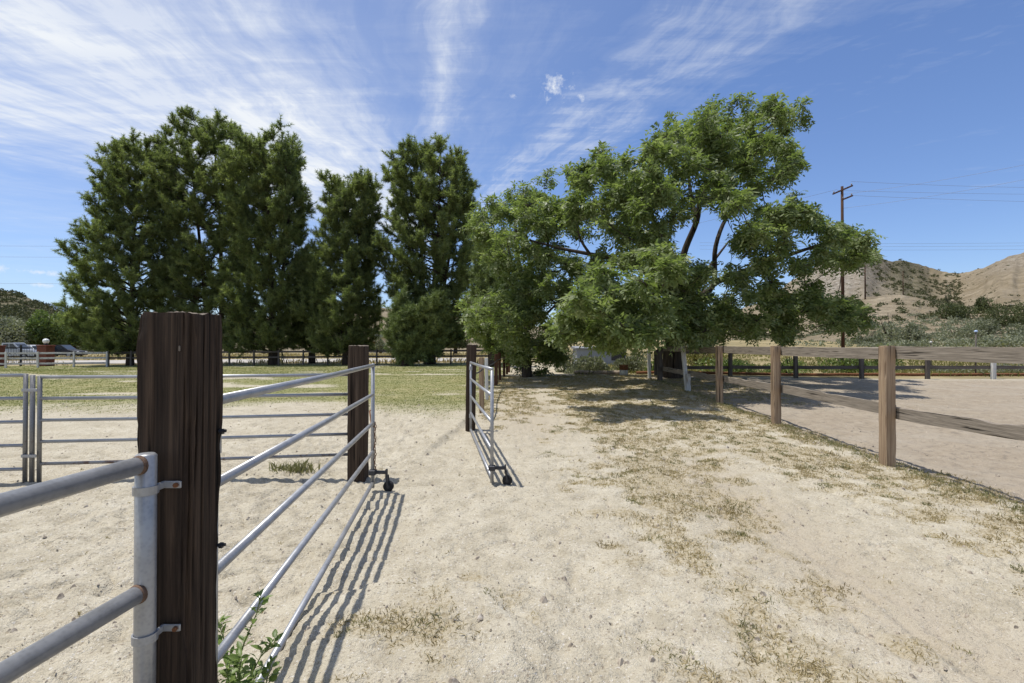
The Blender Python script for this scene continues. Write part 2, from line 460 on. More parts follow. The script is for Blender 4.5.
def scatter_weeds():
    rs = np.random.default_rng(21)
    # clump centres by rejection, thinner far away because they cover fewer pixels there
    V1, F1, T1, V2, F2, T2 = [], [], [], [], [], []
    n1 = n2 = 0
    def put(cx, cy, nb, rad, L, green, spread=1.0):
        nonlocal n1, n2
        k = len(cx)
        idx = np.repeat(np.arange(k), nb)
        rr = rad[idx] * np.sqrt(rs.uniform(0, 1, len(idx))); an = rs.uniform(0, 2 * np.pi, len(idx))
        x = cx[idx] + rr * np.cos(an); y = cy[idx] + rr * np.sin(an)
        P = np.stack([x, y, ground_z(x, y, True) - .004], 1)
        LL = L[idx] * rs.uniform(.5, 1.25, len(idx))
        V, F5 = blade_mesh(P, LL, np.maximum(.0028, LL * .06) + .0005 * y, spread, rs)
        t = np.repeat(np.clip(rs.normal(.5, .2, k)[idx] + rs.normal(0, .18, len(idx)), 0, 1), 5)
        if green:
            V2.append(V); F2.append(F5 + n2); T2.append(t); n2 += len(V)
        else:
            V1.append(V); F1.append(F5 + n1); T1.append(t); n1 += len(V)
    # dry mats
    N = 120000
    x = rs.uniform(-1.0, 8, N); y = 1.2 + (rs.uniform(0, 1, N) ** 1.3) * 19
    m = weed_mask(x, y)
    keep = rs.uniform(0, 1, N) < m * .30
    x, y = x[keep], y[keep]
    put(x, y, 10, rs.uniform(.02, .075, len(x)), rs.uniform(.012, .036, len(x)) * (1 + .02 * y), False)
    # greener tufts inside the mats
    N = 30000
    x = rs.uniform(-1.0, 8, N); y = 1.2 + (rs.uniform(0, 1, N) ** 1.3) * 19
    m = weed_mask(x, y) * ss(.55, .72, fbm(x * 2.3, y * 2.3, 0, 91, 3) + .12 * ss(10, 14, y))
    keep = rs.uniform(0, 1, N) < m * .26
    x, y = x[keep], y[keep]
    put(x, y, 16, rs.uniform(.02, .06, len(x)), rs.uniform(.018, .042, len(x)) * (1 + .02 * y), True)
    # spreading tufts, each a dense rosette
    N = 9000
    x = rs.uniform(-1.0, 6, N); y = 1.3 + (rs.uniform(0, 1, N) ** 1.25) * 14
    keep = rs.uniform(0, 1, N) < weed_mask(x, y) * .34
    x, y = x[keep], y[keep]
    half = rs.uniform(0, 1, len(x)) < .72
    put(x[half], y[half], 70, rs.uniform(.05, .13, half.sum()), rs.uniform(.020, .045, half.sum()), False, 1.5)
    put(x[~half], y[~half], 70, rs.uniform(.04, .11, (~half).sum()), rs.uniform(.020, .045, (~half).sum()), True, 1.4)
    # the fringe that grows along the foot of the arena fence
    y = rs.uniform(2.5, 17, 900); x = 4.55 + .025 * (y - 6) + rs.normal(0, .10, 900)
    put(x, y, 9, rs.uniform(.03, .08, 900), rs.uniform(.03, .075, 900), True)
    y = rs.uniform(2.5, 17, 500); x = 4.5 + .025 * (y - 6) + rs.normal(0, .16, 500)
    put(x, y, 9, rs.uniform(.03, .09, 500), rs.uniform(.03, .075, 500), False)
    # few lone ones on the bare sand
    x = rs.uniform(-5, 4, 260); y = rs.uniform(1.6, 11, 260)
    put(x, y, 8, rs.uniform(.01, .04, 260), rs.uniform(.012, .035, 260), False)
    o = mesh_np('dry_weeds', np.concatenate(V1), np.concatenate(F1), M['dry'], None, (0, 0, 0), False, {'tint': np.concatenate(T1)})
    tag(o, 'straw coloured dry weeds matted over the sandy track', 'weeds', kind='stuff')
    o = mesh_np('green_weeds', np.concatenate(V2), np.concatenate(F2), M['dryg'], None, (0, 0, 0), False, {'tint': np.concatenate(T2)})
    tag(o, 'low green weeds growing among the dry ones on the track', 'weeds', kind='stuff')
scatter_weeds()

def scatter_lawn():
    rs = np.random.default_rng(22)
    N = 260000
    y = 9 + (rs.uniform(0, 1, N) ** 1.5) * 32; x = rs.uniform(-1.05, .06, N) * (y * 1.02 + 1)
    k = rs.uniform(0, 1, N) < lawn_mask(x, y) * .8
    x, y = x[k], y[k]
    P = np.stack([x, y, ground_z(x, y, True) - .004], 1)
    L = rs.uniform(.012, .036, len(x)) * (1 + .3 * ss(15, 30, y))
    V, F5 = blade_mesh(P, L, .004 + .00065 * y, .6, rs)
    t = np.repeat(np.clip(fbm(x * .5, y * .5, 0, 85, 4) * 1.1 - .1 + rs.normal(0, .09, len(x)), 0, 1), 5)
    o = mesh_np('lawn_grass', V, F5, M['lawn'], None, (0, 0, 0), False, {'tint': t})
    tag(o, 'short yellowing grass of the field behind the paddock panels', 'grass', kind='stuff')
    # taller yellow-green weeds beyond the arena
    N = 26000
    y = rs.uniform(20.6, 46, N); x = rs.uniform(.12, 1.12, N) * y
    k = fbm(x * .5, y * .5, 0, 87, 3) > .42
    x, y = x[k], y[k]
    P = np.stack([x, y, ground_z(x, y, True) - .01], 1)
    V, F5 = blade_mesh(P, rs.uniform(.08, .28, len(x)), np.full(len(x), .04), .4, rs)
    t = np.repeat(np.clip(fbm(x * .4, y * .4, 0, 86, 4) * 1.5 - .3 + rs.normal(0, .16, len(x)), 0, 1), 5)
    o = mesh_np('tall_weeds', V, F5, M['yellow_weed'], None, (0, 0, 0), False, {'tint': t})
    tag(o, 'yellow green weeds standing beyond the back of the arena', 'weeds', kind='stuff')
    # dry tall grass beyond the field fence
    N = 16000
    y = rs.uniform(40.5, 75, N); x = rs.uniform(-1.1, .1, N) * y
    k = ((y < 43.5) | (y > 52)) & (fbm(x * .3, y * .3, 0, 88, 3) > .4)
    x, y = x[k], y[k]
    P = np.stack([x, y, ground_z(x, y, True) - .01], 1)
    V, F5 = blade_mesh(P, rs.uniform(.2, .6, len(x)), np.full(len(x), .08), .4, rs)
    t = np.repeat(np.clip(.55 + rs.normal(0, .2, len(x)), 0, 1), 5)
    o = mesh_np('dry_tall_grass', V, F5, M['dry'], None, (0, 0, 0), False, {'tint': t})
    tag(o, 'golden dry grass beyond the fence of the field', 'grass', kind='stuff')
scatter_lawn()

def scatter_pebbles():
    rs = np.random.default_rng(23)
    n = 7500
    y = 1.3 + (rs.uniform(0, 1, n) ** 1.7) * 13; x = rs.uniform(-1.0, 1.0, n) * (y + .6)
    s_ = .0025 + rs.exponential(.0035, n) * (1 + .06 * y)
    s_ = np.minimum(s_, .030)
    base = np.array([[1, 0, 0], [.5, .87, 0], [-.5, .87, 0], [-1, 0, 0], [-.5, -.87, 0], [.5, -.87, 0], [.35, .2, .75], [-.3, .3, .8], [-.05, -.4, .7]])
    V = base[None] * s_[:, None, None] * rs.uniform(.65, 1.35, (n, 9, 3))
    V[:, :, 2] *= .8
    V[:, :6, 2] -= s_[:, None] * .35
    V += np.stack([x, y, ground_z(x, y, True)], 1)[:, None, :]
    tri = np.array([[0, 1, 6], [1, 7, 6], [1, 2, 7], [2, 3, 7], [3, 8, 7], [3, 4, 8], [4, 5, 8], [5, 6, 8], [5, 0, 6], [6, 7, 8]])
    Ft = (np.arange(n)[:, None, None] * 9 + tri[None]).reshape(-1, 3)
    m, nt, out = new_mat('loose_stones'); k = NT(nt)
    c = k.ramp(k.noise(k.pos(), 31, 2), [(.3, (.13, .11, .09)), (.45, (.30, .255, .20)), (.6, (.44, .38, .30)), (.75, (.62, .58, .52))])
    k.principled(out, c, .9, 0, .2)
    o = mesh_np('pebbles', V.reshape(-1, 3), Ft, m)
    tag(o, 'small stones and clods lying loose on the sand', 'pebbles', kind='stuff')
scatter_pebbles()

# ------------------------------------------------------------------ timbers
def timber(name, x0, y0, w, d, zb, zt, mat, parent=None, loc=None, lean=(0, 0), seed=0, nz=60, per=14, amp=.003, crack=.006, top_amp=.006, endmat=None, rot=0):
    """squared post with rounded arrises, checks and a worn top; x0,y0 its centre"""
    cs = []
    for sx, sy, ux, uy in ((-1, -1, 1, 0), (1, -1, 0, 1), (1, 1, -1, 0), (-1, 1, 0, -1)):
        for i in range(per):
            t = i / per
            cs.append((sx * w / 2 + ux * w * t, sy * d / 2 + uy * d * t))
    cs = np.array(cs); r = .010 if w > .14 else .005
    # round the corners
    rad = np.hypot(cs[:, 0] / (w / 2), cs[:, 1] / (d / 2))
    cs = cs * (1 - (r / w) * 2 * ss(1.33, 1.415, rad))[:, None]
    nper = len(cs)
    perim = np.arange(nper) / nper * (2 * w + 2 * d)
    zs = np.linspace(zb, zt, nz)
    V = []
    for j, z in enumerate(zs):
        n = (fbm(perim * 42, np.full(nper, z * 2.0), 0, seed, 3) - .5) * 2 * amp
        g = fbm(perim * 26, np.full(nper, z * .55 + 5), 0, seed + 50, 2)
        n = n - crack * (1 - ss(.0, .05, np.abs(g - .5))) * ss(.35, .6, fbm(perim * 5, np.full(nper, z * 1.1), 0, seed + 7, 2))
        e = 1 + n / (w / 2)
        edge = ss(1.1, 1.4, rad) * (fbm(perim * 9, np.full(nper, z * 7), 0, seed + 3, 3) - .35) * (.05 if nz > 100 else .02) / w
        e = e - np.clip(edge, 0, 1)
        if j == nz - 1: e = e * .985
        p = cs * e[:, None]
        ca, sa = math.cos(rot), math.sin(rot)
        p = np.stack([p[:, 0] * ca - p[:, 1] * sa, p[:, 0] * sa + p[:, 1] * ca], 1)
        t = (z - zb) / max(zt - zb, 1e-6)
        zz = np.full(nper, z)
        if j == nz - 1: zz = zz + (fbm(perim * 30, perim * 0, 0, seed + 9, 2) - .5) * 2 * top_amp
        V.append(np.stack([x0 + p[:, 0] + lean[0] * t, y0 + p[:, 1] + lean[1] * t, zz], 1))
    top = V[-1]
    cen = top.mean(0)
    for q in (.75, .45, .18):
        ring = cen + (top - cen) * q
        ring[:, 2] = zt + (fbm(ring[:, 0] * 60, ring[:, 1] * 60, 0, seed + 21, 3) - .5) * 2 * top_amp + .002
        V.append(ring)
    V = np.concatenate(V)
    nr = nz + 3
    i = np.arange(nr * nper).reshape(nr, nper)
    j = np.roll(i, -1, axis=1)
    Fq = np.stack([i[:-1].ravel(), j[:-1].ravel(), j[1:].ravel(), i[1:].ravel()], 1)
    cap = [i[-1].tolist()]
    o = mesh_np(name, V, [Fq, np.array(cap)], mat, parent, loc if loc is not None else (x0, y0, zb + .1), False)
    if endmat is not None:
        o.data.materials.append(endmat)
        nside = (nz - 1) * nper
        mi = np.zeros(len(o.data.polygons), np.int32); mi[nside:] = 1
        o.data.polygons.foreach_set('material_index', mi)
    return o

def plank(name, a, b, h, t, mat, parent, seed=0, n=26, sag=.0, chew=0.0, amp=.004):
    """sawn board on edge from a to b (its centre line), height h and thickness t, with worn edges"""
    a, b = np.asarray(a, float), np.asarray(b, float)
    ax = axes_from(b - a); L = np.linalg.norm(b - a)
    prof = [(-t / 2, -h / 2), (-t / 2, -h / 6), (-t / 2, h / 6), (-t / 2, h / 2), (-t / 6, h / 2 + .002), (t / 6, h / 2 + .002), (t / 2, h / 2), (t / 2, h / 6), (t / 2, -h / 6), (t / 2, -h / 2), (t / 6, -h / 2), (-t / 6, -h / 2)]
    V = []
    for i in range(n + 1):
        s_ = i / n
        for q, (u, w) in enumerate(prof):
            nz_ = (float(vnoise(s_ * L * 3.1, q * 1.7, 0, seed)) - .5) * 2 * amp
            ww = w + (nz_ if abs(w) > h * .4 else 0) - sag * 4 * s_ * (1 - s_)
            if w > h * .4 and chew:
                ww -= chew * max(0.0, float(fbm(np.array(s_ * L * 2.2), np.array(3.0), 0, seed + 5, 3)) - .52) * 6
            V.append(a + ax[0] * s_ * L + ax[1] * u + ax[2] * ww)
    m = len(prof)
    fs = [list(range(m))[::-1], [n * m + i for i in range(m)]]
    for i in range(n):
        for q in range(m):
            r = (q + 1) % m
            fs.append([i * m + q, i * m + r, (i + 1) * m + r, (i + 1) * m + q])
    mb = MB(); mb.add(np.array(V), fs)
    return mb.build(name, mat, parent)

# near gate post
gp = thing('gate_post', (-.972, 1.507, gz(-.972, 1.507)), 'tall near black squared timber gate post close to the camera, pale worn top edge', 'post')
timber('timber', -.9865, 1.507, .168, .152, -.15, 1.543, M['tie'], gp, lean=(.016, 0), seed=3, nz=130, per=34, amp=.0034, crack=.008, top_amp=.006, endmat=M['tie_end'])
for z in (1.19, .845):
    mb = MB()
    mb.tube([(-.90, 1.56, z), (-.870, 1.56, z + .002)], .005, 8)
    mb.tube([(-.888, 1.56, z), (-.878, 1.56, z)], .009, 6)
    mb.build('bolt', M['dark_metal'], gp)
mb = MB(); mb.box((-.929, 1.4305, 1.443), (.005, .004, .016), None, .0015); mb.build('chip_mark', M['tie_end'], gp)

# ------------------------------------------------------------------ pipe gates
def tube_obj(name, pts, r, mat, parent, n=14):
    mb = MB(); mb.tube(pts, r, n); return mb.build(name, mat, parent, smooth=True)
def torus_strap(mb, c, ax, R, width, thick, a0, a1, n=14):
    """flat strap bent round a pipe: ax rows = (u, v, pipe axis)"""
    ax = np.asarray(ax, float)
    V = []
    for i in range(n + 1):
        a = a0 + (a1 - a0) * i / n
        for rr in (R, R + thick):
            for w in (-width / 2, width / 2):
                V.append(np.asarray(c) + ax[0] * rr * math.cos(a) + ax[1] * rr * math.sin(a) + ax[2] * w)
    fs = []
    for i in range(n):
        b = i * 4
        for p, q in ((0, 1), (1, 3), (3, 2), (2, 0)):
            fs.append([b + p, b + q, b + 4 + q, b + 4 + p])
    fs += [[0, 2, 3, 1], [n * 4, n * 4 + 1, n * 4 + 3, n * 4 + 2]]
    mb.add(V, fs)

# gate swung back beside the camera
ng = thing('pipe_gate', (-.988, 1.385, gz(-.988, 1.385)), 'thick galvanised pipe gate strapped to the front of the near black post', 'gate')
st = np.array([-.988, 1.385])
nd = np.array([-.097, -.995]); nd /= np.linalg.norm(nd)
so = tube_obj('stile', [(st[0], st[1], .12), (st[0], st[1], 1.155), (st[0], st[1], 1.160)], [.0255, .0255, .020], M['pipe_thick'], ng, 20)
def npt(s_, z): return np.array([st[0] + nd[0] * s_, st[1] + nd[1] * s_, z])
for z in (1.133, .793, .45):
    tube_obj('rail', [npt(.02, z), npt(.9, z - .004), npt(1.9, z), npt(3.0, z)], .0235, M['pipe_thick'], ng, 20)
    mb = MB(); mb.tube([npt(.021, z), npt(.030, z), npt(.034, z)], [.0262, .0252, .0237], 18); mb.build('weld_collar', M['weld'], ng, smooth=True)
tube_obj('stile', [npt(3.0, .12), npt(3.0, 1.15)], .0255, M['pipe_thick'], ng, 14)
for z in (1.063, .668):
    mb = MB()
    torus_strap(mb, (st[0], st[1], z), [(0, -1, 0), (1, 0, 0), (0, 0, 1)], .0265, .022, .004, -2.2, 2.2)
    mb.box((st[0] + .045, 1.4235, z + .003), (.052, .006, .020), None, .002)
    mb.box((st[0] + .022, 1.412, z + .003), (.008, .028, .0195), None, .002)
    hs = mb.build('hinge_strap', M['pipe_thick'], ng)
    mb = MB(); mb.tube([(st[0] + .060, 1.422, z + .003), (st[0] + .060, 1.412, z + .003)], .0065, 6); mb.build('bolt', M['rust'], hs)

def pipe_gate(name, hinge, end, zs, zn, r, label, wheel_dir, group=None, chain=True):
    hx, hy = hinge; ex, ey = end
    root = thing(name, (hx, hy, gz(hx, hy)), label, 'gate', group)
    h = np.array([hx, hy, 0]); e = np.array([ex, ey, 0])
    d = (e - h) / np.linalg.norm(e - h)
    ztop, zbot = zs[0], zs[-1]
    for p, zz in ((h, zn), (e, zs)):
        tube_obj('stile', [p + [0, 0, zz[-1] - .05], p + [0, 0, zz[0] - .005]], r, M['pipe'], root)
        mb = MB()
        mb.tube([p + [0, 0, zz[0] - .012], p + [0, 0, zz[0] + r * .55], p + [0, 0, zz[0] + r * .95]], [r * 1.02, r * .98, r * .55], 14)
        mb.build('corner_weld', M['pipe'], root, smooth=True)
    for z, z1 in zip(zs, zn):
        a, b = h + d * r * .5, e - d * r * .5
        tube_obj('rail', [a + [0, 0, z1], a * .5 + b * .5 + [0, 0, (z + z1) / 2 - .006], b + [0, 0, z - .002]], r * .96, M['pipe'], root)
    # wheel on its bracket at the free end
    w = np.array([*wheel_dir, 0.0]); w /= np.linalg.norm(w)
    gb = max(gz(ex + w[0] * .2, ey + w[1] * .2), 0)
    R = .050
    hub = e + w * .155 + [0, 0, gb + R]
    mb = MB()
    bz = zbot + .10
    mb.box(e + w * .07 + [0, 0, bz], (.15, .034, .030), axes_from(w), .004)
    mb.box(e + [0, 0, bz], (.07, .07, .05), axes_from(w), .006)
    mb.box(e + w * .135 + [0, 0, bz - .01], (.016, .045, .085), axes_from(w), .003)
    br = mb.build('wheel_bracket', M['dark_metal'], root)
    mb = MB()
    n_ = np.cross(w, [0, 0, 1.0])
    ff = e + w * .14 + [0, 0, bz - .03]
    for sgn in (-1, 1):
        mb.tube([ff + n_ * sgn * .028, hub + n_ * sgn * .030], [.012, .010], 6)
    mb.build('wheel_fork', M['dark_metal'], br)
    wax = np.array([w, n_, [0, 0, 1.0]])
    mb = MB()
    mb.tube([hub - n_ * .022, hub - n_ * .017, hub + n_ * .017, hub + n_ * .022], [R * .82, R, R, R * .82], 20)
    wl = mb.build('wheel', M['rubber'], root, smooth=True)
    mb = MB(); mb.tube([hub - n_ * .026, hub + n_ * .026], R * .35, 12); mb.build('hub', M['dark_metal'], wl, smooth=True)
    return root, h, e, d

ZS = [1.264, .981, .703, .425, .125]
g1, h1, e1, d1 = pipe_gate('pipe_gate', (-.975, 1.67), (-1.352, 4.98), ZS, [1.270, .997, .711, .420, .092], .0180, 'five rail galvanised pipe gate hung behind the near black post, casting striped shadows', (1, -.02))
# hinge eyes at the near post, latch hook and chain at the free end
for z in (1.13, .30):
    mb = MB(); mb.tube([(-.975, 1.67, z - .03), (-.975, 1.67, z + .03)], .026, 12); mb.box((-.977, 1.63, z), (.02, .09, .02), None, .003); mb.build('hinge', M['pipe'], g1)
mb = MB()
mb.tube([(-1.44, 5.28, .80), (-1.43, 5.15, .795), (-1.38, 5.02, .70), (-1.33, 4.955, .665)], .007, 6)
lt = mb.build('latch_hook', M['rust'], g1)
mb = MB()
for i in range(17):
    z = .70 - i * .027
    off = .004 * math.sin(i * 1.3)
    a = (1, 0) if i % 2 else (0, 1)
    c = np.array([-1.325 + off, 4.965, z])
    pts = [c + [a[0] * .008 * math.cos(t), a[1] * .008 * math.cos(t), .016 * math.sin(t)] for t in np.linspace(0, 2 * math.pi, 9)]
    mb.tube(pts, .0035, 5, False)
mb.build('chain', M['rust'], g1)
g2, h2, e2, d2 = pipe_gate('pipe_gate', (-.650, 8.08), (-.203, 5.20), [1.215, .95, .68, .40, .115], [1.19, .93, .66, .40, .135], .0180, 'galvanised pipe gate standing open at the far post, wheel resting on the sand', (1, -.03))
for z in (1.1, .35):
    mb = MB(); mb.tube([(-.650, 8.08, z - .03), (-.650, 8.08, z + .03)], .026, 10); mb.box((-.655, 8.13, z), (.02, .10, .02), None, .003); mb.build('hinge', M['pipe'], g2)

# middle and far gate posts
z_ = gz(-1.63, 5.44)
o = timber('gate_post', -1.63, 5.44, .18, .18, -.2, 1.452, M['tie_far'], None, (-1.63, 5.44, z_), lean=(-.0, 0), seed=13, nz=80, per=18, amp=.005, crack=.010, top_amp=.008, endmat=M['tie_end'])
tag(o, 'weathered brown timber gate post where the wheeled gate end meets the panels', 'post')
o = timber('gate_post', -.675, 8.28, .155, .155, -.2, 1.47, M['tie_far'], None, (-.675, 8.28, gz(-.675, 8.28)), lean=(.02, 0), seed=15, nz=60, per=12, amp=.004, crack=.008, endmat=M['tie_end'])
tag(o, 'dark brown timber gate post at the head of the receding post row', 'post')

# paddock panels
def panel(a, b, zs, label, r=.0165, rustlow=True, nst=2):
    a = np.array([*a, 0.0]); b = np.array([*b, 0.0])
    root = thing('paddock_panel', (a[0], a[1], gz(a[0], a[1])), label, 'fence panel', 'paddock panels')
    d = (b - a) / np.linalg.norm(b - a)
    ends = [a, b] if nst == 2 else [a]
    for p in ends:
        g = gz(p[0], p[1])
        tube_obj('stile', [p + [0, 0, g - .03], p + [0, 0, zs[0] + .012]], r * 1.2, M['pipe_shaded'] if p is a else M['pipe'], root, 12)
    for i, z in enumerate(zs):
        mt = M['pipe_rust'] if (rustlow and i == len(zs) - 1) else M['pipe']
        tube_obj('rail', [a + [0, 0, z], (a + b) / 2 + [0, 0, z - .006], b + [0, 0, z]], r, mt, root, 12)
    return root
panel((-4.635, 5.03), (-1.735, 5.47), [1.145, .935, .722, .512, .295], 'five rail pipe panel between the weathered post and the triple pipe joint')
panel((-4.755, 5.01), (-7.9, 4.72), [1.165, .94, .71, .48, .25], 'pipe panel running out of the picture beyond the triple pipe joint', rustlow=False)
mb = MB(); g = gz(-4.70, 5.02)
mb.tube([(-4.697, 5.02, g - .1), (-4.697, 5.02, 1.165)], .021, 14)
pp = mb.build('pipe_post', M['pipe_shaded'], None, (-4.70, 5.02, g), smooth=True)
tag(pp, 'round steel pipe post clamped between the two paddock panels', 'post')
for z in (1.02, .38):
    mb = MB(); mb.box((-4.697, 4.985, z), (.15, .010, .03), None, .003); mb.build('clamp', M['pipe'], pp)

# ------------------------------------------------------------------ receding row of posts behind the far gate
row = thing('post_fence', (-.62, 10.0, gz(-.62, 10)), 'row of rusty brown posts with a sagging cable running away behind the far gate', 'fence')
rowpts = []
for i, (y, m_, w, top) in enumerate(((10.2, 'post', .10, 1.22), (12.4, 'white_wood', .08, 1.16), (16.0, 'post_rust', .11, 1.20), (18.0, 'post_rust', .10, 1.22), (20.0, 'post_rust', .10, 1.20), (22.0, 'post_rust', .10, 1.24), (24.0, 'post_rust', .10, 1.22))):
    x = float(np.interp(y, [10.2, 12.4, 16, 18, 20, 22, 24], [-.60, -.60, -.50, -.42, -.31, -.215, -.13]))
    g = gz(x, y)
    p = timber('post', x, y, w, w, g - .2, top, M[m_], row, seed=40 + i, nz=24, per=6, lean=(random.uniform(-.03, .03), 0))
    if m_ == 'white_wood': p['label'] = 'thin pale painted post'
    rowpts.append((x + w * .5, y, top - .18))
mb = MB()
path = []
for a, b in zip([(-.60, 8.4, 1.0)] + rowpts[:-1], rowpts):
    for t in np.linspace(0, 1, 5)[:-1]:
        path.append(np.array(a) * (1 - t) + np.array(b) * t - np.array([0, 0, .03 * t * (1 - t) * 4]))
path.append(np.array(rowpts[-1]))
mb.tube(path, .014, 6)
mb.build('cable', M['dark_metal'], row)

# ------------------------------------------------------------------ arena fence along the track
def fx(y): return 4.49 + .029 * (y - 6.07)
af = thing('arena_fence', (fx(6.07), 6.07, gz(fx(6.07), 6.07)), 'brown timber post and plank fence along the edge of the sandy track', 'fence')
posts = [(0.9, 'post'), (3.45, 'post'), (6.13, 'post'), (8.86, 'post'), (11.46, 'post'), (13.9, 'white'), (16.6, 'dark')]
for i, (y, kind) in enumerate(posts):
    x = fx(y) - .005
    g = gz(x, y)
    if kind == 'post':
        timber('post', x, y, .13, .13, g - .2, 1.445 + (.004 if i in (2, 3) else .0), M['post'], af, seed=60 + i, nz=70, per=10, amp=.003, crack=.007, lean=(random.uniform(-.008, .008), 0))
    elif kind == 'white':
        p = timber('post', x + .02, y - .10, .10, .09, g - .2, 1.46, M['white_wood'], af, seed=66, nz=40, per=8, lean=(-.13, 0)); p['label'] = 'white painted post leaning to the track'
        q = MB(); q.box((x + .012, y - .165, g + .23), (.13, .03, .48), None, .006); s2 = q.build('splint', M['white_wood'], p); s2['label'] = 'white board nailed to the foot of the leaning post'
    else:
        p = timber('post', x, y, .15, .15, g - .2, 1.43, M['post_back'], af, seed=67, nz=30, per=6); p['label'] = 'dark corner post'
for i in range(len(posts) - 1):
    y0, y1 = posts[i][0], posts[i + 1][0]
    e0, e1 = y0 + .004, y1 - .004
    zt = 1.365
    plank('rail', (fx(e0) + .088, e0, zt + (.004 if i % 2 else -.004)), (fx(e1) + .088, e1, zt + (.006 if i % 2 else -.002)), .145, .038, M['plank'], af, seed=80 + i, sag=.006, amp=.004, n=40)
    dz0 = [.0, .0, -.03, .0, -.0, -.0][i]; dz1 = [.0, -.07, .0, .0, .0, .0][i]
    plank('rail', (fx(e0) + .088, e0, .705 + dz0), (fx(e1) + .088, e1, .72 + dz1), .135, .038, M['plank'], af, seed=90 + i, sag=.004, chew=.012, amp=.005, n=40)
# the loose white post beside the trunk
x, y = 4.66, 17.35
o = timber('white_post', x, y, .10, .10, gz(x, y) - .2, 1.32, M['white_wood'], None, (x, y, gz(x, y)), seed=71, nz=30, per=6, lean=(-.02, 0))
tag(o, 'short white painted post standing free beside the dark corner post', 'post')

# fence along the back of the arena
bf = thing('arena_back_fence', (8.1, 19.0, gz(8.1, 19)), 'dark weathered plank fence along the back of the arena', 'fence')
bx = [5.35] + [8.09 + 2.44 * i for i in range(-0, 8)]
for i, x in enumerate(bx):
    g = gz(x, 19.0)
    pale = (i == 5)
    p = timber('post', x, 19.0, .14, .12, g - .2, 1.31, M['white_wood'] if pale else M['post_back'], bf, seed=100 + i, nz=20, per=6, lean=(random.uniform(-.02, .02), 0))
    if pale: p['label'] = 'bleached pale post'
for i in range(len(bx) - 1):
    for z, h in ((1.24, .13), (.66, .12)):
        plank('rail', (bx[i] + .004, 19.085, z + random.uniform(-.015, .015)), (bx[i + 1] - .004, 19.085, z + random.uniform(-.015, .015)), h, .035, M['plank_back'], bf, seed=110 + i, n=10, sag=.01)

# rusty pipe on the ground beyond it, pale log beside the track, bucket
mb = MB()
pts = []
for x in np.linspace(4.9, 24, 40):
    y = 20.2 + .04 * (x - 5); pts.append((x, y, gz(x, y) + .07))
mb.tube(pts, .058, 8)
o = mb.build('ground_pipe', M['rust'], None, (4.9, 20.2, gz(4.9, 20.2)), smooth=True)
tag(o, 'long rusty pipe lying on the ground behind the back of the arena', 'pipe')
mb = MB()
a = at(575, 368, 21.5); b = at(622, 370, 19.8)
pts = []
for t in np.linspace(0, 1, 12):
    p = a * (1 - t) + b * t; p[2] = gz(p[0], p[1]) + .075 + .006 * math.sin(9 * t); pts.append(p)
mb.tube(pts, [.085 + .006 * math.sin(7 * i) for i in range(12)], 10)
M['log'] = mat_wood('bleached_log', (.17, .13, .095), (.36, .29, .225), (.52, .44, .36), 0, 30, .9, .6, .05)
o = mb.build('log', M['log'], None, tuple(pts[0] - np.array([0, 0, .08])), smooth=True)
tag(o, 'bleached log lying along the edge of the bushes by the track', 'log')
bx_, by_ = 4.22, 19.35
g = gz(bx_, by_)
bk = thing('bucket', (bx_, by_, g), 'rusty bucket with a white lower half beside the bleached log', 'bucket')
mb = MB(); mb.tube([(bx_, by_, g - .01), (bx_, by_, g + .20)], [.15, .158], 18); mb.build('lower_wall', M['white_wood'], bk, smooth=True)
mb = MB(); mb.tube([(bx_, by_, g + .20), (bx_, by_, g + .37), (bx_, by_, g + .375)], [.161, .165, .14], 18); mb.build('upper_wall', M['rust'], bk, smooth=True)
mb = MB(); mb.tube([(bx_ + .172 * math.cos(t), by_ + .172 * math.sin(t), g + .372) for t in np.linspace(0, 2 * math.pi, 19)], .012, 6, False); mb.build('rim', M['rust'], bk, smooth=True)

# thin stake with a blue cap beyond the arena
x, y = at(976, 346, 20.8)[:2]
g = gz(x, y)
sk = thing('marker_stake', (x, y, g), 'thin dark stake with a pale blue cap behind the arena fence', 'stake')
mb = MB(); mb.tube([(x - .03, y, g - .1), (x, y, 2.02)], .026, 8); mb.build('shaft', M['post_back'], sk, smooth=True)
M['bluecap'] = mat_plain('pale_blue_cap', (.42, .55, .80), .4, 0, .5, .1)
mb = MB(); mb.tube([(x, y, 2.01), (x, y, 2.03), (x, y, 2.07), (x, y, 2.09)], [.05, .06, .055, .02], 10); mb.build('cap', M['bluecap'], sk, smooth=True)
x, y = at(931, 346, 24)[:2]; g = gz(x, y)
sk = thing('marker_stake', (x, y, g), 'short thin stake with a white cap among the yellow weeds', 'stake')
mb = MB(); mb.tube([(x, y, g - .1), (x, y, 1.60)], .02, 8); mb.build('shaft', M['post_back'], sk, smooth=True)
mb = MB(); mb.tube([(x, y, 1.59), (x, y, 1.62), (x, y, 1.68)], [.05, .055, .03], 10); mb.build('cap', M['white_wood'], sk, smooth=True)

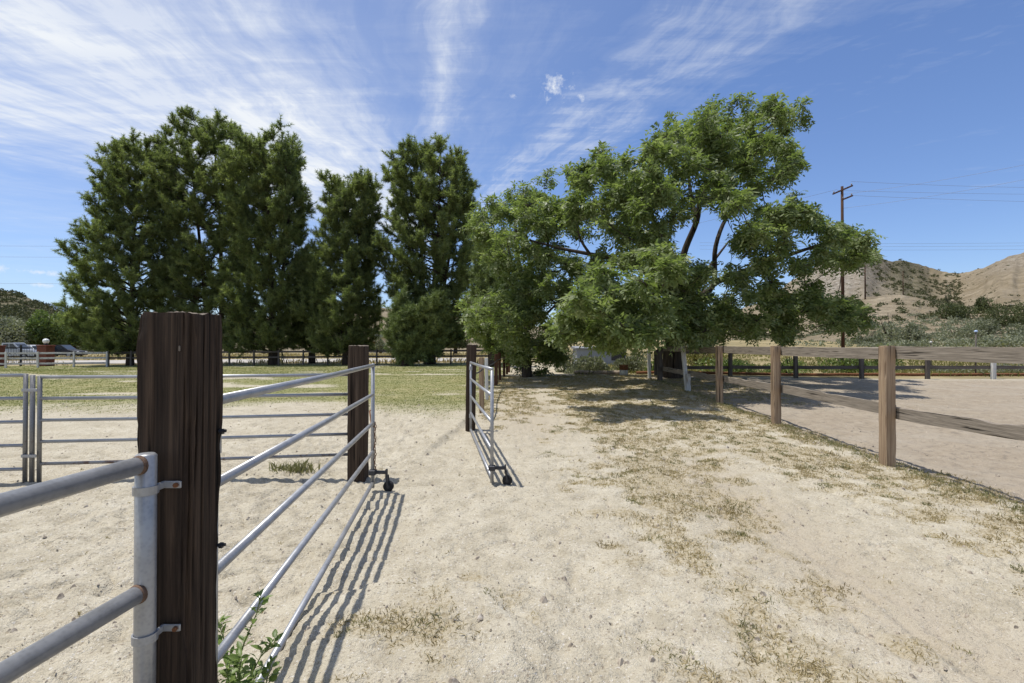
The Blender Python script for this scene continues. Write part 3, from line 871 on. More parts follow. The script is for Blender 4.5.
# ------------------------------------------------------------------ fences of the field
def field_fence(name, pts, label, mp, mr, ph, rails, group=None, thin=()):
    p0 = pts[0]
    root = thing(name, (p0[0], p0[1], gz(*p0)), label, 'fence', group)
    for i, (x, y) in enumerate(pts):
        g = gz(x, y)
        w = .05 if i in thin else .115
        timber('post', x, y, w, w, g - .2, g + ph, M[mp], root, seed=130 + i, nz=8, per=4, lean=(random.uniform(-.02, .02), 0))
    for i in range(len(pts) - 1):
        a, b = pts[i], pts[i + 1]
        for z, h in rails:
            plank('rail', (a[0] + .004, a[1] + .09, gz(*a) + z), (b[0] - .004, b[1] + .09, gz(*b) + z), h, .04, M[mr], root, seed=150 + i, n=4)
    return root
wf = [(-35.6 + i * 2.44, 36.0 + i * .18) for i in range(-2, 6)]
wf = [tuple(at(px, 366, Yv)[:2]) for px, Yv in ((-60, 34.6), (-27, 35.2), (6, 35.8), (38, 36.4), (74, 37.0), (107, 37.6))]
field_fence('white_rail_fence', wf, 'white painted three rail fence in front of the brick pillars', 'white_wood', 'white_plank', 1.12, ((1.02, .12), (.66, .12), (.28, .12)))
df = [tuple(at(px, 366, 38.2)[:2]) for px in [108.5] + list(np.arange(131, 512, 24.6))]
field_fence('dark_rail_fence', df, 'dark weathered rail fence in the shade of the pines', 'post_back', 'plank_back', 1.15, ((1.02, .13), (.62, .13)))

# ------------------------------------------------------------------ brick pillars, driveway gate, vehicles, driveway
def mat_brick():
    m, nt, out = new_mat('red_brick'); k = NT(nt)
    b = k.n('ShaderNodeTexBrick'); b.inputs['Scale'].default_value = 3.2
    b.inputs['Color1'].default_value = (.20, .055, .035, 1); b.inputs['Color2'].default_value = (.13, .04, .03, 1); b.inputs['Mortar'].default_value = (.24, .19, .16, 1)
    b.inputs['Mortar Size'].default_value = .012
    c = k.n('ShaderNodeTexCoord'); mp = k.n('ShaderNodeMapping'); mp.inputs['Rotation'].default_value = (math.pi / 2, 0, 0)
    k.l(c.outputs['Object'], mp.inputs['Vector']); k.l(mp.outputs[0], b.inputs['Vector'])
    col = k.mix(.35, b.outputs['Color'], k.ramp(k.noise(c.outputs['Object'], 5), [(.3, (.07, .03, .022)), (.7, (.24, .09, .06))]))
    k.principled(out, col, .9, 0, .2); return m
M['brick'] = mat_brick()
M['glass_lamp'] = mat_plain('white_glass_globe', (.80, .80, .78), .15, 0, .5, .03)
M['black_iron'] = mat_plain('black_iron', (.02, .02, .022), .5, .3, .4)
for px0, px1, lab, lamp in ((36.5, 55, 'red brick gate pillar topped with a white globe lamp', True), (-14, 5.5, 'red brick gate pillar at the picture edge without a visible lamp', False)):
    Y = 39.6
    a, b = at(px0, 366, Y), at(px1, 366, Y)
    w = .76; cx = (a[0] + w / 2) if lamp else (b[0] * 1.019 - w / 2); g = gz(cx, Y)
    root = thing('brick_pillar', (cx, Y, g), lab, 'pillar')
    mb = MB(); mb.box((cx, Y + w / 2, g + .72), (w, w, 1.64), None, .02); mb.build('brickwork', M['brick'], root)
    mb = MB(); mb.box((cx, Y + w / 2, g + 1.59), (w + .09, w + .09, .10), None, .02); mb.build('cap', M['brick'], root)
    if lamp:
        mb = MB(); mb.tube([(cx, Y + w / 2, g + 1.64), (cx, Y + w / 2, g + 1.76)], [.12, .10], 12); lb = mb.build('lamp_base', M['black_iron'], root)
        mb = MB(); pts = [(cx, Y + w / 2, g + 1.95 - .20 * math.cos(t)) for t in np.linspace(.25, 2.9, 12)]; mb.tube(pts, [.20 * math.sin(t) * 1.05 for t in np.linspace(.25, 2.9, 12)], 16); mb.build('lamp_globe', M['glass_lamp'], lb, smooth=True)
# driveway gate of iron bars
Yg = 40.3
a, b = at(7, 366, Yg), at(36, 366, Yg)
g = gz(a[0], Yg)
dg = thing('driveway_gate', (a[0], Yg, g), 'black iron bar gate between the two brick pillars', 'gate')
mb = MB()
for z in (.15, .75, 1.45): mb.box(((a[0] + b[0]) / 2, Yg, g + z), (b[0] - a[0], .05, .06))
mb.build('gate_frame', M['black_iron'], dg)
mb = MB()
for x in np.linspace(a[0], b[0], 19): mb.box((x, Yg + .002, g + .8), (.022, .022, 1.35))
mb.build('bars', M['black_iron'], dg)
mb = MB(); mb.box(((a[0] + b[0]) / 2, Yg - .05, g + .82), (.16, .10, 1.72), None, .02); mb.build('meeting_stile', M['black_iron'], dg)

M['road'] = mat_plain('pale_driveway', (.40, .37, .33), .95, 0, .1, .15, 1.5, .3)
xs = np.linspace(-58, -4, 60); V = []; 
for x in xs:
    for j, y in enumerate(np.linspace(43.6, 51.8, 7)):
        yy = y + .02 * (x + 30)
        V.append((x, yy, float(ground_z(np.array([x]), np.array([yy]), True)[0]) + .03))
i = np.arange(60 * 7).reshape(60, 7)
Fq = np.stack([i[:-1, :-1].ravel(), i[1:, :-1].ravel(), i[1:, 1:].ravel(), i[:-1, 1:].ravel()], 1)
o = mesh_np('driveway', np.array(V), Fq, M['road'], None, (0, 0, 0), True); tag(o, kind='structure')

M['white_paint'] = mat_plain('white_car_paint', (.72, .73, .74), .25, 0, .5, .02)
M['grey_paint'] = mat_plain('silver_car_paint', (.40, .43, .47), .28, .3, .5, .03)
M['car_glass'] = mat_plain('car_window_glass', (.03, .04, .05), .08, 0, .6, .05)
M['lamp_glass'] = mat_plain('lamp_lens', (.75, .75, .72), .15, 0, .5, .02)
M['red_lens'] = mat_plain('red_lens', (.35, .02, .02), .2, 0, .5, .05)
def vehicle(name, x, y, heading, paint, label, cat, pickup):
    g = gz(x, y) + .03
    root = thing(name, (x, y, g), label, cat)
    ca, sa = math.cos(heading), math.sin(heading)
    ax = np.array([[ca, sa, 0], [-sa, ca, 0], [0, 0, 1]])
    org = (x, y, g)
    if pickup:
        body = [(-2.7, .45), (-2.7, 1.05), (-.55, 1.08), (1.35, 1.08), (2.55, .98), (2.72, .8), (2.72, .42)]
        cab = [(-.55, 1.07), (-.40, 1.80), (.65, 1.82), (1.35, 1.07)]
        wins = [[(-.36, 1.16), (-.27, 1.68), (.22, 1.70), (.22, 1.16)], [(.30, 1.16), (.30, 1.70), (.62, 1.70), (1.10, 1.16)]]
        wheels = (-1.75, 1.75)
    else:
        body = [(-2.2, .35), (-2.25, .80), (-1.9, .98), (-.2, 1.0), (1.1, .98), (2.05, .82), (2.2, .6), (2.2, .35)]
        cab = [(-1.95, .97), (-1.35, 1.52), (.35, 1.55), (1.15, .97)]
        wins = [[(-1.55, 1.03), (-1.18, 1.43), (-.42, 1.45), (-.42, 1.03)], [(-.34, 1.03), (-.34, 1.45), (.26, 1.45), (.86, 1.03)]]
        wheels = (-1.35, 1.38)
    mb = MB(); mb.prism(body, -.90, .90, ax, org); mb.build('body', paint, root)
    mb = MB(); mb.prism(cab, -.76, .76, ax, org); cb = mb.build('cab', paint, root)
    for w in wins:
        for sgn in (-1, 1):
            mb = MB(); mb.prism(w, sgn * .755, sgn * .772, ax, org); mb.build('side_window', M['car_glass'], cb)
    for (u0, z0), (u1, z1), nm in ((cab[2], cab[3], 'windscreen'), (cab[1], cab[0], 'rear_window')):
        s_ = 1 if nm == 'windscreen' else -1
        pf = [(u0 + .1 * (u1 - u0) + s_ * .012, z0 + .1 * (z1 - z0)), (u0 + .9 * (u1 - u0) + s_ * .012, z0 + .9 * (z1 - z0)), (u0 + .9 * (u1 - u0) - s_ * .03, z0 + .9 * (z1 - z0)), (u0 + .1 * (u1 - u0) - s_ * .03, z0 + .1 * (z1 - z0))]
        mb = MB(); mb.prism(pf, -.68, .68, ax, org); mb.build(nm, M['car_glass'], cb)
    for u in wheels:
        for sgn in (-1, 1):
            c = np.array([u, 0, .36]) @ ax + org
            mb = MB(); mb.tube([c + ax[1] * sgn * .70, c + ax[1] * sgn * .74, c + ax[1] * sgn * .90, c + ax[1] * sgn * .93], [.30, .36, .36, .31], 20); wl = mb.build('wheel', M['rubber'], root, smooth=True)
            mb = MB(); mb.tube([c + ax[1] * sgn * .88, c + ax[1] * sgn * .945], .20, 14); mb.build('rim', M['grey_paint'], wl)
    fu = body[-1][0]; ru = body[0][0]
    for sgn in (-1, 1):
        mb = MB(); mb.box(np.array([fu - .01, sgn * .66, .72]) @ ax + org, (.08, .34, .15), ax, .02); mb.build('headlight', M['lamp_glass'], root)
        mb = MB(); mb.box(np.array([ru + .01, sgn * .76, .80]) @ ax + org, (.06, .16, .24), ax, .02); mb.build('tail_light', M['red_lens'], root)
    for u in (fu - .02, ru + .02):
        mb = MB(); mb.box(np.array([u, 0, .47]) @ ax + org, (.16, 1.78, .18), ax, .04); mb.build('bumper', M['dark_metal'], root)
    return root
p = at(12, 346, 55); vehicle('pickup_truck', p[0], 55, .15, M['grey_paint'], 'silver pickup truck parked beyond the iron gate', 'pickup truck', True)
p = at(29, 346, 58); vehicle('parked_car', p[0], 58, 2.9, M['white_paint'], 'white car parked beside the silver pickup', 'car', False)
p = at(62, 346, 60); vehicle('parked_car', p[0], 60, .1, M['dark_metal'], 'dark car parked in the dry grass past the globe lamp', 'car', False)

# ------------------------------------------------------------------ foliage
def diamonds(C, D, N, L, W):
    """leaf shaped quads: base C, direction D, normal N, length L, width W"""
    S = np.cross(D, N); S /= np.linalg.norm(S, axis=1, keepdims=True) + 1e-9
    mid = C + D * (L * .45)[:, None] - N * (L * .04)[:, None]
    tip = C + D * L[:, None] - N * (L * .12)[:, None]
    h = (W * .5)[:, None]
    V = np.stack([C, mid + S * h, tip, mid - S * h], 1).reshape(-1, 3)
    Fq = np.arange(len(C))[:, None] * 4 + np.arange(4)[None]
    return V, Fq
def unit(a): return a / (np.linalg.norm(a, axis=1, keepdims=True) + 1e-9)

def curve_pts(a, b, bend, n=6, rs=None):
    a, b = np.asarray(a, float), np.asarray(b, float)
    c = (a + b) / 2 + np.asarray(bend, float)
    t = np.linspace(0, 1, n)[:, None]
    P = (1 - t) ** 2 * a + 2 * t * (1 - t) * c + t ** 2 * b
    if rs is not None:
        P[1:-1] += rs.normal(0, .03 * np.linalg.norm(b - a), P[1:-1].shape)
    return P

def broadleaf(name, label, base, trunk, limbs, clumps, mat, seed, leaf=(.135, .052), rach=5, twigs=15, rtrunk=.3, pair=4, droop=.35):
    """clumps: (centre, radius, density). Trunk and limbs: lists of (points, r0, r1)"""
    rs = np.random.default_rng(seed)
    root = thing(name, base, label, 'tree')
    mb = MB(); nodes = []; nrad = []
    def add(P, r0, r1, n=8):
        P = np.asarray(P)
        r = np.linspace(r0, r1, len(P))
        mb.tube(P, list(r), n)
        for q, rr in zip(P, r): nodes.append(q); nrad.append(rr)
    for P, r0, r1 in trunk + limbs:
        P = np.asarray(P, float)
        # smooth by resampling
        Q = []
        for i in range(len(P) - 1):
            p0, p1, p2, p3 = P[max(i - 1, 0)], P[i], P[i + 1], P[min(i + 2, len(P) - 1)]
            for t in np.linspace(0, 1, 6)[:-1]:
                Q.append(.5 * ((2 * p1) + (-p0 + p2) * t + (2 * p0 - 5 * p1 + 4 * p2 - p3) * t ** 2 + (-p0 + 3 * p1 - 3 * p2 + p3) * t ** 3))
        Q.append(P[-1])
        add(Q, r0, r1, 12)
    b3 = np.array(base)
    order = sorted(range(len(clumps)), key=lambda i: np.linalg.norm(clumps[i][0] - b3))
    CC, DD, NN, LL, WW, TT = [], [], [], [], [], []
    for i in order:
        c, r, dens = clumps[i]
        A = np.array(nodes)
        dist = np.linalg.norm(A - c, axis=1) + 2.0 * np.clip(A[:, 2] - c[2] + .1, 0, None)
        j = int(np.argmin(dist))
        L = np.linalg.norm(A[j] - c)
        r0 = min(nrad[j] * .7, .02 + .016 * L)
        add(curve_pts(A[j], c, (0, 0, -.06 * L), 6, rs), r0, .014, 6)
        nt_ = max(3, int(twigs * dens + rs.uniform(0, 1)))
        # twig tips spread through the clump, more of them near its outside
        u = unit(rs.normal(0, 1, (nt_, 3))); u[:, 2] = u[:, 2] * .55 + .10
        tip = c + u * r * (rs.uniform(.25, 1, (nt_, 1)) ** .55)
        for q in tip:
            mb.tube(curve_pts(c, q, (0, 0, .08 * r), 4), [.010, .008, .006, .004], 3, False)
        # compound leaves along each twig
        k = rach
        tt = rs.uniform(.35, 1.0, (nt_, k, 1))
        o = c + (tip - c)[:, None, :] * tt + rs.normal(0, .05, (nt_, k, 3))
        o = o.reshape(-1, 3)
        d = unit(np.repeat(u, k, 0) * .6 + rs.normal(0, .6, (nt_ * k, 3)) + np.array([0, 0, -droop]))
        up = unit(np.array([0, 0, 1.0]) + rs.normal(0, .35, d.shape))
        s_ = unit(np.cross(d, up))
        nrm = unit(np.cross(s_, d))
        tint = np.clip(rs.normal(.5, .17, len(o)), 0, 1)
        Lr = rs.uniform(.18, .36, len(o))
        for q in range(pair):
            f = (q + .6) / pair
            for sg in (-1, 1):
                org = o + d * (Lr * f)[:, None] + np.array([0, 0, -1.0]) * (Lr * .25 * f * f)[:, None]
                ld = unit(d * .55 + s_ * sg * .85 + rs.normal(0, .18, d.shape) + np.array([0, 0, -.15]))
                CC.append(org); DD.append(ld); NN.append(unit(nrm + rs.normal(0, .3, d.shape)))
                LL.append(leaf[0] * rs.uniform(.75, 1.25, len(o))); WW.append(leaf[1] * rs.uniform(.8, 1.2, len(o)))
                TT.append(np.clip(tint + rs.normal(0, .12, len(o)), 0, 1))
    mb.build('trunk', M['bark'], root, smooth=True)
    V, Fq = diamonds(np.concatenate(CC), np.concatenate(DD), np.concatenate(NN), np.concatenate(LL), np.concatenate(WW))
    mesh_np('crown', V, Fq, mat, root, attrs={'tint': np.repeat(np.concatenate(TT), 4)})
    return len(V) // 4

# the big tree by the arena
YB = 18.0
def clumpset(spec, Yc, depth, cx, cy, wx, wy, rs, scale=1.0, near_shift=0.0):
    out = []
    for px, py, rp, dens in spec:
        e = 1 - ((px - cx) / wx) ** 2 - ((py - cy) / wy) ** 2
        half = depth * math.sqrt(max(e, .03))
        ys = [0.0] if half < 1.2 else ([-.55, .55] if half < 2.6 else [-.85, -.1, .7])
        Yq = Yc - near_shift * float(ss(700, 640, px) * ss(235, 275, py))
        for f in ys:
            Y = Yq + f * half + rs.normal(0, .3)
            for sub in range(3):
                c = at(px + rs.normal(0, rp * .56), py + rs.normal(0, rp * .46) + 2, Y + rs.normal(0, .35))
                out.append((c, rp * rs.uniform(.55, 1.0) / F * Y * scale, dens * .42 * (1.0 if len(ys) == 1 else .82)))
    return out
rsB = np.random.default_rng(101)
specB = [(797, 109, 11, .7), (775, 114, 15, 1), (745, 116, 17, 1), (712, 120, 18, 1), (682, 135, 19, 1), (668, 155, 17, 1), (700, 152, 20, 1.1), (735, 146, 20, 1.1), (768, 140, 14, .9), (792, 152, 9, .7), (785, 168, 9, .6),
         (752, 172, 16, .9), (660, 182, 18, 1), (632, 172, 17, 1), (605, 163, 14, .9), (582, 176, 12, .8), (612, 190, 18, 1), (640, 205, 20, 1), (672, 200, 16, .8), (712, 186, 18, .9), (735, 200, 14, .8), (588, 208, 17, .9), (620, 226, 19, .9), (660, 232, 18, .8),
         (772, 212, 11, .8), (797, 208, 11, .9), (814, 216, 9, .8), (757, 226, 9, .6), (838, 232, 9, .7), (858, 238, 10, .8), (848, 254, 9, .7), (866, 250, 7, .6), (820, 250, 8, .6), (784, 240, 8, .45), (742, 240, 9, .5), (802, 262, 7, .45), (765, 258, 8, .45), (735, 272, 9, .5),
         (806, 292, 10, .8), (840, 300, 11, .9), (834, 318, 11, .9), (856, 312, 8, .7), (780, 305, 14, 1), (755, 297, 14, .9), (726, 306, 15, 1), (748, 326, 14, 1), (785, 328, 11, .9), (716, 328, 13, .9), (818, 306, 9, .8),
         (600, 268, 17, .9), (640, 256, 19, 1), (672, 262, 16, .9), (655, 284, 21, 1.1), (618, 292, 20, 1.1), (590, 304, 16, 1), (628, 315, 18, 1.1), (662, 312, 18, 1.1), (690, 306, 15, 1), (700, 325, 12, .9), (598, 324, 14, 1), (640, 330, 12, .9), (672, 330, 12, .9), (575, 318, 12, .9), (608, 336, 8, .8), (684, 284, 13, .8), (700, 268, 10, .6)]
clB = clumpset(specB, YB - 1.3, 5.0, 700, 240, 185, 150, rsB, near_shift=3.4)
bz_ = gz(5.65, YB)
tb = np.array([5.65, YB, bz_ - .15])
def A(px, py, dy=0.0, Y=YB): return at(px, py, Y + dy)
trunkB = [([tb, A(673, 352), A(677, 330), A(684, 310)], .38, .27)]
limbsB = [([A(684, 310), A(683, 282), A(684, 254), A(697, 221, -.3), A(702, 197, -.5), A(722, 170, -.6), A(745, 145, -.6), A(778, 120, -.5)], .15, .025),
          ([A(684, 310), A(702, 295), A(714, 283), A(716, 246, -.2), A(730, 213, .2), A(752, 200, .5), A(775, 180, .6)], .13, .025),
          ([A(714, 283), A(747, 270, -.6), A(780, 258, -1.1), A(816, 246, -1.6), A(842, 238, -1.9)], .11, .025),
          ([A(677, 330), A(700, 332, -.8), A(747, 324, -1.6), A(796, 314, -2.0), A(836, 308, -2.2)], .12, .03),
          ([A(684, 305), A(660, 285, -1), A(630, 262, -1.8), A(590, 254, -2), A(560, 248, -1.8), A(530, 240, -1.2)], .11, .03),
          ([A(683, 282), A(668, 245, 1), A(650, 215, 1.6), A(625, 190, 1.8)], .13, .03),
          ([A(697, 221), A(690, 185, 1.5), A(688, 150, 2)], .10, .03),
          ([A(677, 330), A(655, 318, -2.0), A(625, 310, -3.4), A(600, 305, -4.0)], .11, .03),
          ([A(684, 310), A(700, 280, 2.0), A(730, 240, 3.2)], .12, .03),
          ([A(590, 254, -2), A(580, 238, -2.3), A(577, 222, -2.5)], .05, .02),
          ([A(677, 330), A(690, 322, -2.4), A(715, 318, -4.0)], .10, .03)]
NB = broadleaf('spreading_tree', 'big spreading broadleaf tree with several stems beside the arena fence corner', (5.65, YB, bz_), trunkB, limbsB, clB, M['leaf'], 5, twigs=20, rach=6, leaf=(.138, .056))

# the lower tree over the far end of the track
YA = 19.5
specA = [(512, 196, 15, 1), (540, 192, 14, 1), (492, 208, 12, .9), (562, 205, 13, .9), (520, 215, 18, 1), (548, 222, 17, 1), (495, 232, 15, .9), (575, 228, 12, .8), (522, 246, 17, 1), (500, 258, 14, .8), (548, 252, 14, .8), (572, 262, 11, .7),
         (530, 276, 17, 1), (505, 288, 17, 1), (555, 285, 16, 1), (485, 305, 14, 1), (478, 324, 10, 1), (510, 312, 20, 1.1), (545, 308, 20, 1.1), (575, 298, 14, .9), (495, 333, 14, 1.1), (525, 335, 18, 1.2), (555, 332, 16, 1.2), (535, 354, 13, 1.2), (512, 352, 10, 1.1), (553, 350, 10, 1.1), (578, 330, 11, .9), (524, 300, 16, 1)]
clA = clumpset(specA, YA - .6, 3.6, 528, 275, 75, 105, np.random.default_rng(102))
xa = (527 - 512) / F * YA; za = gz(xa, YA)
def AA(px, py, dy=0.0): return at(px, py, YA + dy)
trunkA = [([np.array([xa, YA, za - .1]), AA(526, 350), AA(524, 330), AA(526, 310)], .20, .13)]
limbsA = [([AA(526, 310), AA(520, 270), AA(516, 235), AA(514, 205)], .11, .03), ([AA(526, 310), AA(540, 280, -.6), AA(548, 245, -.8), AA(545, 205, -.8)], .10, .03),
          ([AA(524, 330), AA(508, 310, -1), AA(492, 295, -1.4)], .07, .025), ([AA(524, 330), AA(545, 315, -1.2), AA(562, 298, -1.8)], .07, .025), ([AA(526, 310), AA(530, 270, 1.4), AA(526, 230, 2)], .09, .03)]
NA = broadleaf('bushy_tree', 'bushy broadleaf tree clothed to the ground where the track bends', (xa, YA, za), trunkA, limbsA, clA, M['leaf_low'], 6, twigs=20, rach=6, leaf=(.138, .056))
print('leaves', NB, NA)

# ------------------------------------------------------------------ pines
def pine(label, px, Y, sil, stems, seed, mat='needle', nbr=110, group='pines along the field', needles=16, base_py=363):
    """sil: (py, left px, right px) down the crown; stems: list of leaders [(px,py),...] from the foot upward"""
    rs = np.random.default_rng(seed)
    x0 = at(px, base_py, Y)[0]; g = gz(x0, Y)
    root = thing('pine_tree', (x0, Y, g), label, 'tree', group)
    sil = sorted(sil)
    pys = np.array([s_[0] for s_ in sil], float); ls = np.array([s_[1] for s_ in sil], float); rsn = np.array([s_[2] for s_ in sil], float)
    mb = MB()
    leaders = []
    for si, st_ in enumerate(stems):
        P = [np.array([x0 + (.25 * si), Y, g - .15])] + [at(a, b, Y + (0 if si == 0 else rs.uniform(-.8, .8))) for a, b in st_]
        P = np.array(P); P[-1, 2] -= 1.1
        Q = []
        for i in range(len(P) - 1):
            for t in np.linspace(0, 1, 8)[:-1]: Q.append(P[i] * (1 - t) + P[i + 1] * t)
        Q.append(P[-1]); Q = np.array(Q)
        r0 = .30 if si == 0 else .2
        mb.tube(Q, list(np.linspace(r0, .03, len(Q))), 9)
        leaders.append(Q)
    CC, DD, TT = [], [], []
    topz = EYE - (pys[0] - HOR) / F * Y - .75; botz = EYE - (pys[-1] - HOR) / F * Y
    ga = rs.uniform(0, 6.28)
    for b in range(nbr):
        t = ((b + rs.uniform(0, 1)) / nbr)
        z = botz + (topz - botz) * (1 - (1 - t) ** .85) if False else botz + (topz - botz) * t ** .92
        py = HOR - (z - EYE) / Y * F
        l = np.interp(py, pys, ls); r = np.interp(py, pys, rsn)
        xl, xr = at(l, py, Y)[0], at(r, py, Y)[0]
        Q = leaders[b % len(leaders)]
        ga += 2.399
        ca, sa = math.cos(ga), math.sin(ga)
        # where this branch ends: on an ellipse with the silhouette's left and right reach
        ez = z
        xm = float(np.interp(ez, Q[:, 2], Q[:, 0])); ym = float(np.interp(ez, Q[:, 2], Q[:, 1]))
        reach = (xr - xm) if ca > 0 else (xm - xl)
        dep = max(.7, (xr - xl) * .46)
        R = rs.uniform(.66, 1.04)
        if rs.uniform() < .12: R *= 1.12
        end = np.array([xm + ca * max(reach, .25) * R, ym + sa * dep * R, ez])
        L = np.linalg.norm(end[:2] - np.array([xm, ym]))
        rise = L * rs.uniform(.25, .75) + .25
        sz = max(ez - rise, g + 1.0)
        start = np.array([float(np.interp(sz, Q[:, 2], Q[:, 0])), float(np.interp(sz, Q[:, 2], Q[:, 1])), sz])
        if sz > Q[-1, 2]: start = Q[-1]
        P = curve_pts(start, end, (0, 0, -.12 * L), 7, rs)
        mb.tube(P, list(np.linspace(.02 + .012 * L, .008, 7)), 5)
        # shoots off the branch, each carrying needle tufts that sweep upward
        ns = int(8 + 6.2 * L)
        for s_ in range(ns):
            f = 1 - .62 * rs.uniform(0, 1) ** 1.3 if s_ else 1.0
            i0 = min(int(f * 6), 5); q = P[i0] * (1 - (f * 6 - i0)) + P[i0 + 1] * (f * 6 - i0)
            bd = P[min(i0 + 1, 6)] - P[i0]; bd /= np.linalg.norm(bd) + 1e-9
            sd = bd * .7 + rs.normal(0, .72, 3) + np.array([0, 0, .32]); sd /= np.linalg.norm(sd)
            sl = rs.uniform(.35, .85) * (1.15 - .3 * f)
            m_ = 5
            tt = np.linspace(.15, 1, m_)[:, None]
            c = q + sd * sl * tt + np.array([0, 0, .10]) * tt ** 2
            CC.append(c); DD.append(np.repeat(sd[None] + [[0, 0, .15]], m_, 0)); TT.append(np.full(m_, np.clip(rs.normal(.45, .17), 0, 1)))
    C = np.concatenate(CC); D = unit(np.concatenate(DD)); T = np.concatenate(TT)
    n = len(C); k = needles
    C = np.repeat(C, k, 0); D = np.repeat(D, k, 0); T = np.clip(np.repeat(T, k) + rs.normal(0, .13, n * k), 0, 1)
    nd_ = unit(D * .62 + rs.normal(0, .6, C.shape))
    L = rs.uniform(.18, .36, n * k)
    S = unit(np.cross(nd_, rs.normal(0, 1, C.shape))) * .020
    V = np.stack([C - S, C + S, C + nd_ * L[:, None]], 1).reshape(-1, 3)
    Ft = np.arange(n * k)[:, None] * 3 + np.arange(3)[None]
    mb.build('trunk', M['pine_bark'], root, smooth=True)
    mesh_np('crown', V, Ft, M[mat], root, attrs={'tint': np.repeat(T, 3)})
    return n * k
cnt = 0
cnt += pine('dark pine at the outer end of the row, its boughs reaching toward the brick pillar', 130, 40, [(134, 133, 140), (150, 115, 162), (168, 98, 180), (188, 106, 178), (225, 84, 185), (250, 90, 190), (272, 68, 192), (305, 76, 190), (330, 72, 180), (350, 92, 165)], [[(131, 330), (133, 240), (136, 138)]], 201, nbr=175)
cnt += pine('tallest dark pine rising behind the near black post', 205, 41, [(107, 208, 218), (120, 184, 236), (145, 164, 250), (170, 158, 252), (210, 160, 250), (260, 156, 252), (310, 160, 250), (345, 165, 245)], [[(222, 330), (220, 230), (212, 112)], [(205, 300), (195, 200), (186, 128)]], 202, nbr=160)
cnt += pine('dark pine with a rounded shoulder between the tallest pine and the slim one', 272, 39, [(127, 256, 264), (140, 234, 282), (160, 224, 296), (205, 224, 306), (240, 226, 300), (270, 224, 306), (310, 222, 296), (348, 228, 290)], [[(273, 320), (268, 220), (260, 130)], [(280, 300), (288, 220), (288, 160)]], 203, nbr=190)
cnt += pine('slim pine in the middle of the row with a narrow top', 346, 38.5, [(167, 344, 352), (182, 324, 368), (205, 317, 376), (222, 322, 372), (245, 312, 377), (275, 306, 373), (303, 300, 380), (330, 302, 376), (352, 310, 368)], [[(346, 320), (347, 240), (348, 170)], [(352, 300), (362, 220), (371, 176)]], 204, nbr=160)
cnt += pine('tall double stemmed pine with its trunk showing against the sky', 427, 39, [(134, 408, 416), (150, 396, 440), (165, 384, 460), (190, 386, 476), (215, 384, 482), (245, 376, 484), (262, 370, 486), (296, 392, 488), (330, 400, 476), (345, 410, 462)], [[(426, 340), (424, 300), (420, 230), (412, 138)], [(440, 310), (452, 240), (458, 164)], [(432, 300), (438, 230), (440, 150)]], 205, nbr=175)
cnt += pine('small light green pine growing in front of the double stemmed pine', 405, 35.5, [(286, 434, 442), (296, 402, 446), (312, 390, 446), (335, 388, 444), (352, 392, 436), (361, 396, 426)], [[(410, 330), (408, 298)], [(425, 330), (437, 290)]], 206, mat='needle_light', nbr=85, needles=15, base_py=365)
cnt += pine('pale green pine half hidden behind the bushy broadleaf tree', 492, 33, [(228, 486, 494), (250, 478, 506), (285, 474, 510), (320, 476, 508), (345, 480, 504)], [[(492, 320), (490, 232)]], 207, mat='needle_light', nbr=80, base_py=364)
cnt += pine('low dark pine filling the gap beside the slim one', 312, 42, [(245, 306, 312), (275, 298, 322), (310, 290, 330), (345, 292, 332)], [[(312, 320), (309, 248)]], 208, nbr=80)
print('needles', cnt)

# ------------------------------------------------------------------ shrubs
def shrub_geo(c, rx, ry, rz, n, ls, rs, lobes=9, up=.5):
    """clumps of leaves over several lobes; returns leaf base, direction, normal, length, width, tint"""
    u = unit(rs.normal(0, 1, (lobes, 3))); u[:, 2] = np.abs(u[:, 2])
    lc = np.asarray(c) + u * np.array([rx, ry, rz]) * rs.uniform(.35, .8, (lobes, 1))
    lr = rs.uniform(.28, .5, lobes)
    j = rs.integers(0, lobes, n)
    v = unit(rs.normal(0, 1, (n, 3)))
    P = lc[j] + v * np.array([rx, ry, rz * .9]) * (lr[j] * rs.uniform(.45, 1, n) ** .5)[:, None]
    P[:, 2] = np.maximum(P[:, 2], c[2] + rs.uniform(0, .1, n) * rz)
    D = unit(v * .7 + rs.normal(0, .5, (n, 3)) + np.array([0, 0, up]))
    N = unit(v + rs.normal(0, .6, (n, 3)))
    T = np.clip(rs.normal(.5, .15, lobes)[j] + rs.normal(0, .15, n), 0, 1)
    return P, D, N, np.full(n, ls) * rs.uniform(.7, 1.3, n), np.full(n, ls * .45) * rs.uniform(.7, 1.3, n), T
def shrub(name, c, r, n, ls, mat, label, seed, group=None, lobes=9, cat='shrub'):
    rs = np.random.default_rng(seed)
    P, D, N, L, W, T = shrub_geo(c, *r, n, ls, rs, lobes)
    V, Fq = diamonds(P, D, N, L, W)
    root = thing(name, c, label, cat, group)
    mb = MB()
    for i in range(7):
        a = rs.uniform(0, 6.28); q = np.asarray(c) + np.array([math.cos(a) * r[0] * .5, math.sin(a) * r[1] * .5, r[2] * rs.uniform(.7, 1.1)])
        mb.tube(curve_pts(np.asarray(c) - [0, 0, .1], q, (0, 0, .1 * r[2]), 4), [.04 * r[2] ** .5, .03 * r[2] ** .5, .02, .01], 5)
    mb.build('stems', M['bark'], root)
    mesh_np('foliage', V, Fq, M[mat], root, attrs={'tint': np.repeat(T, 4)})

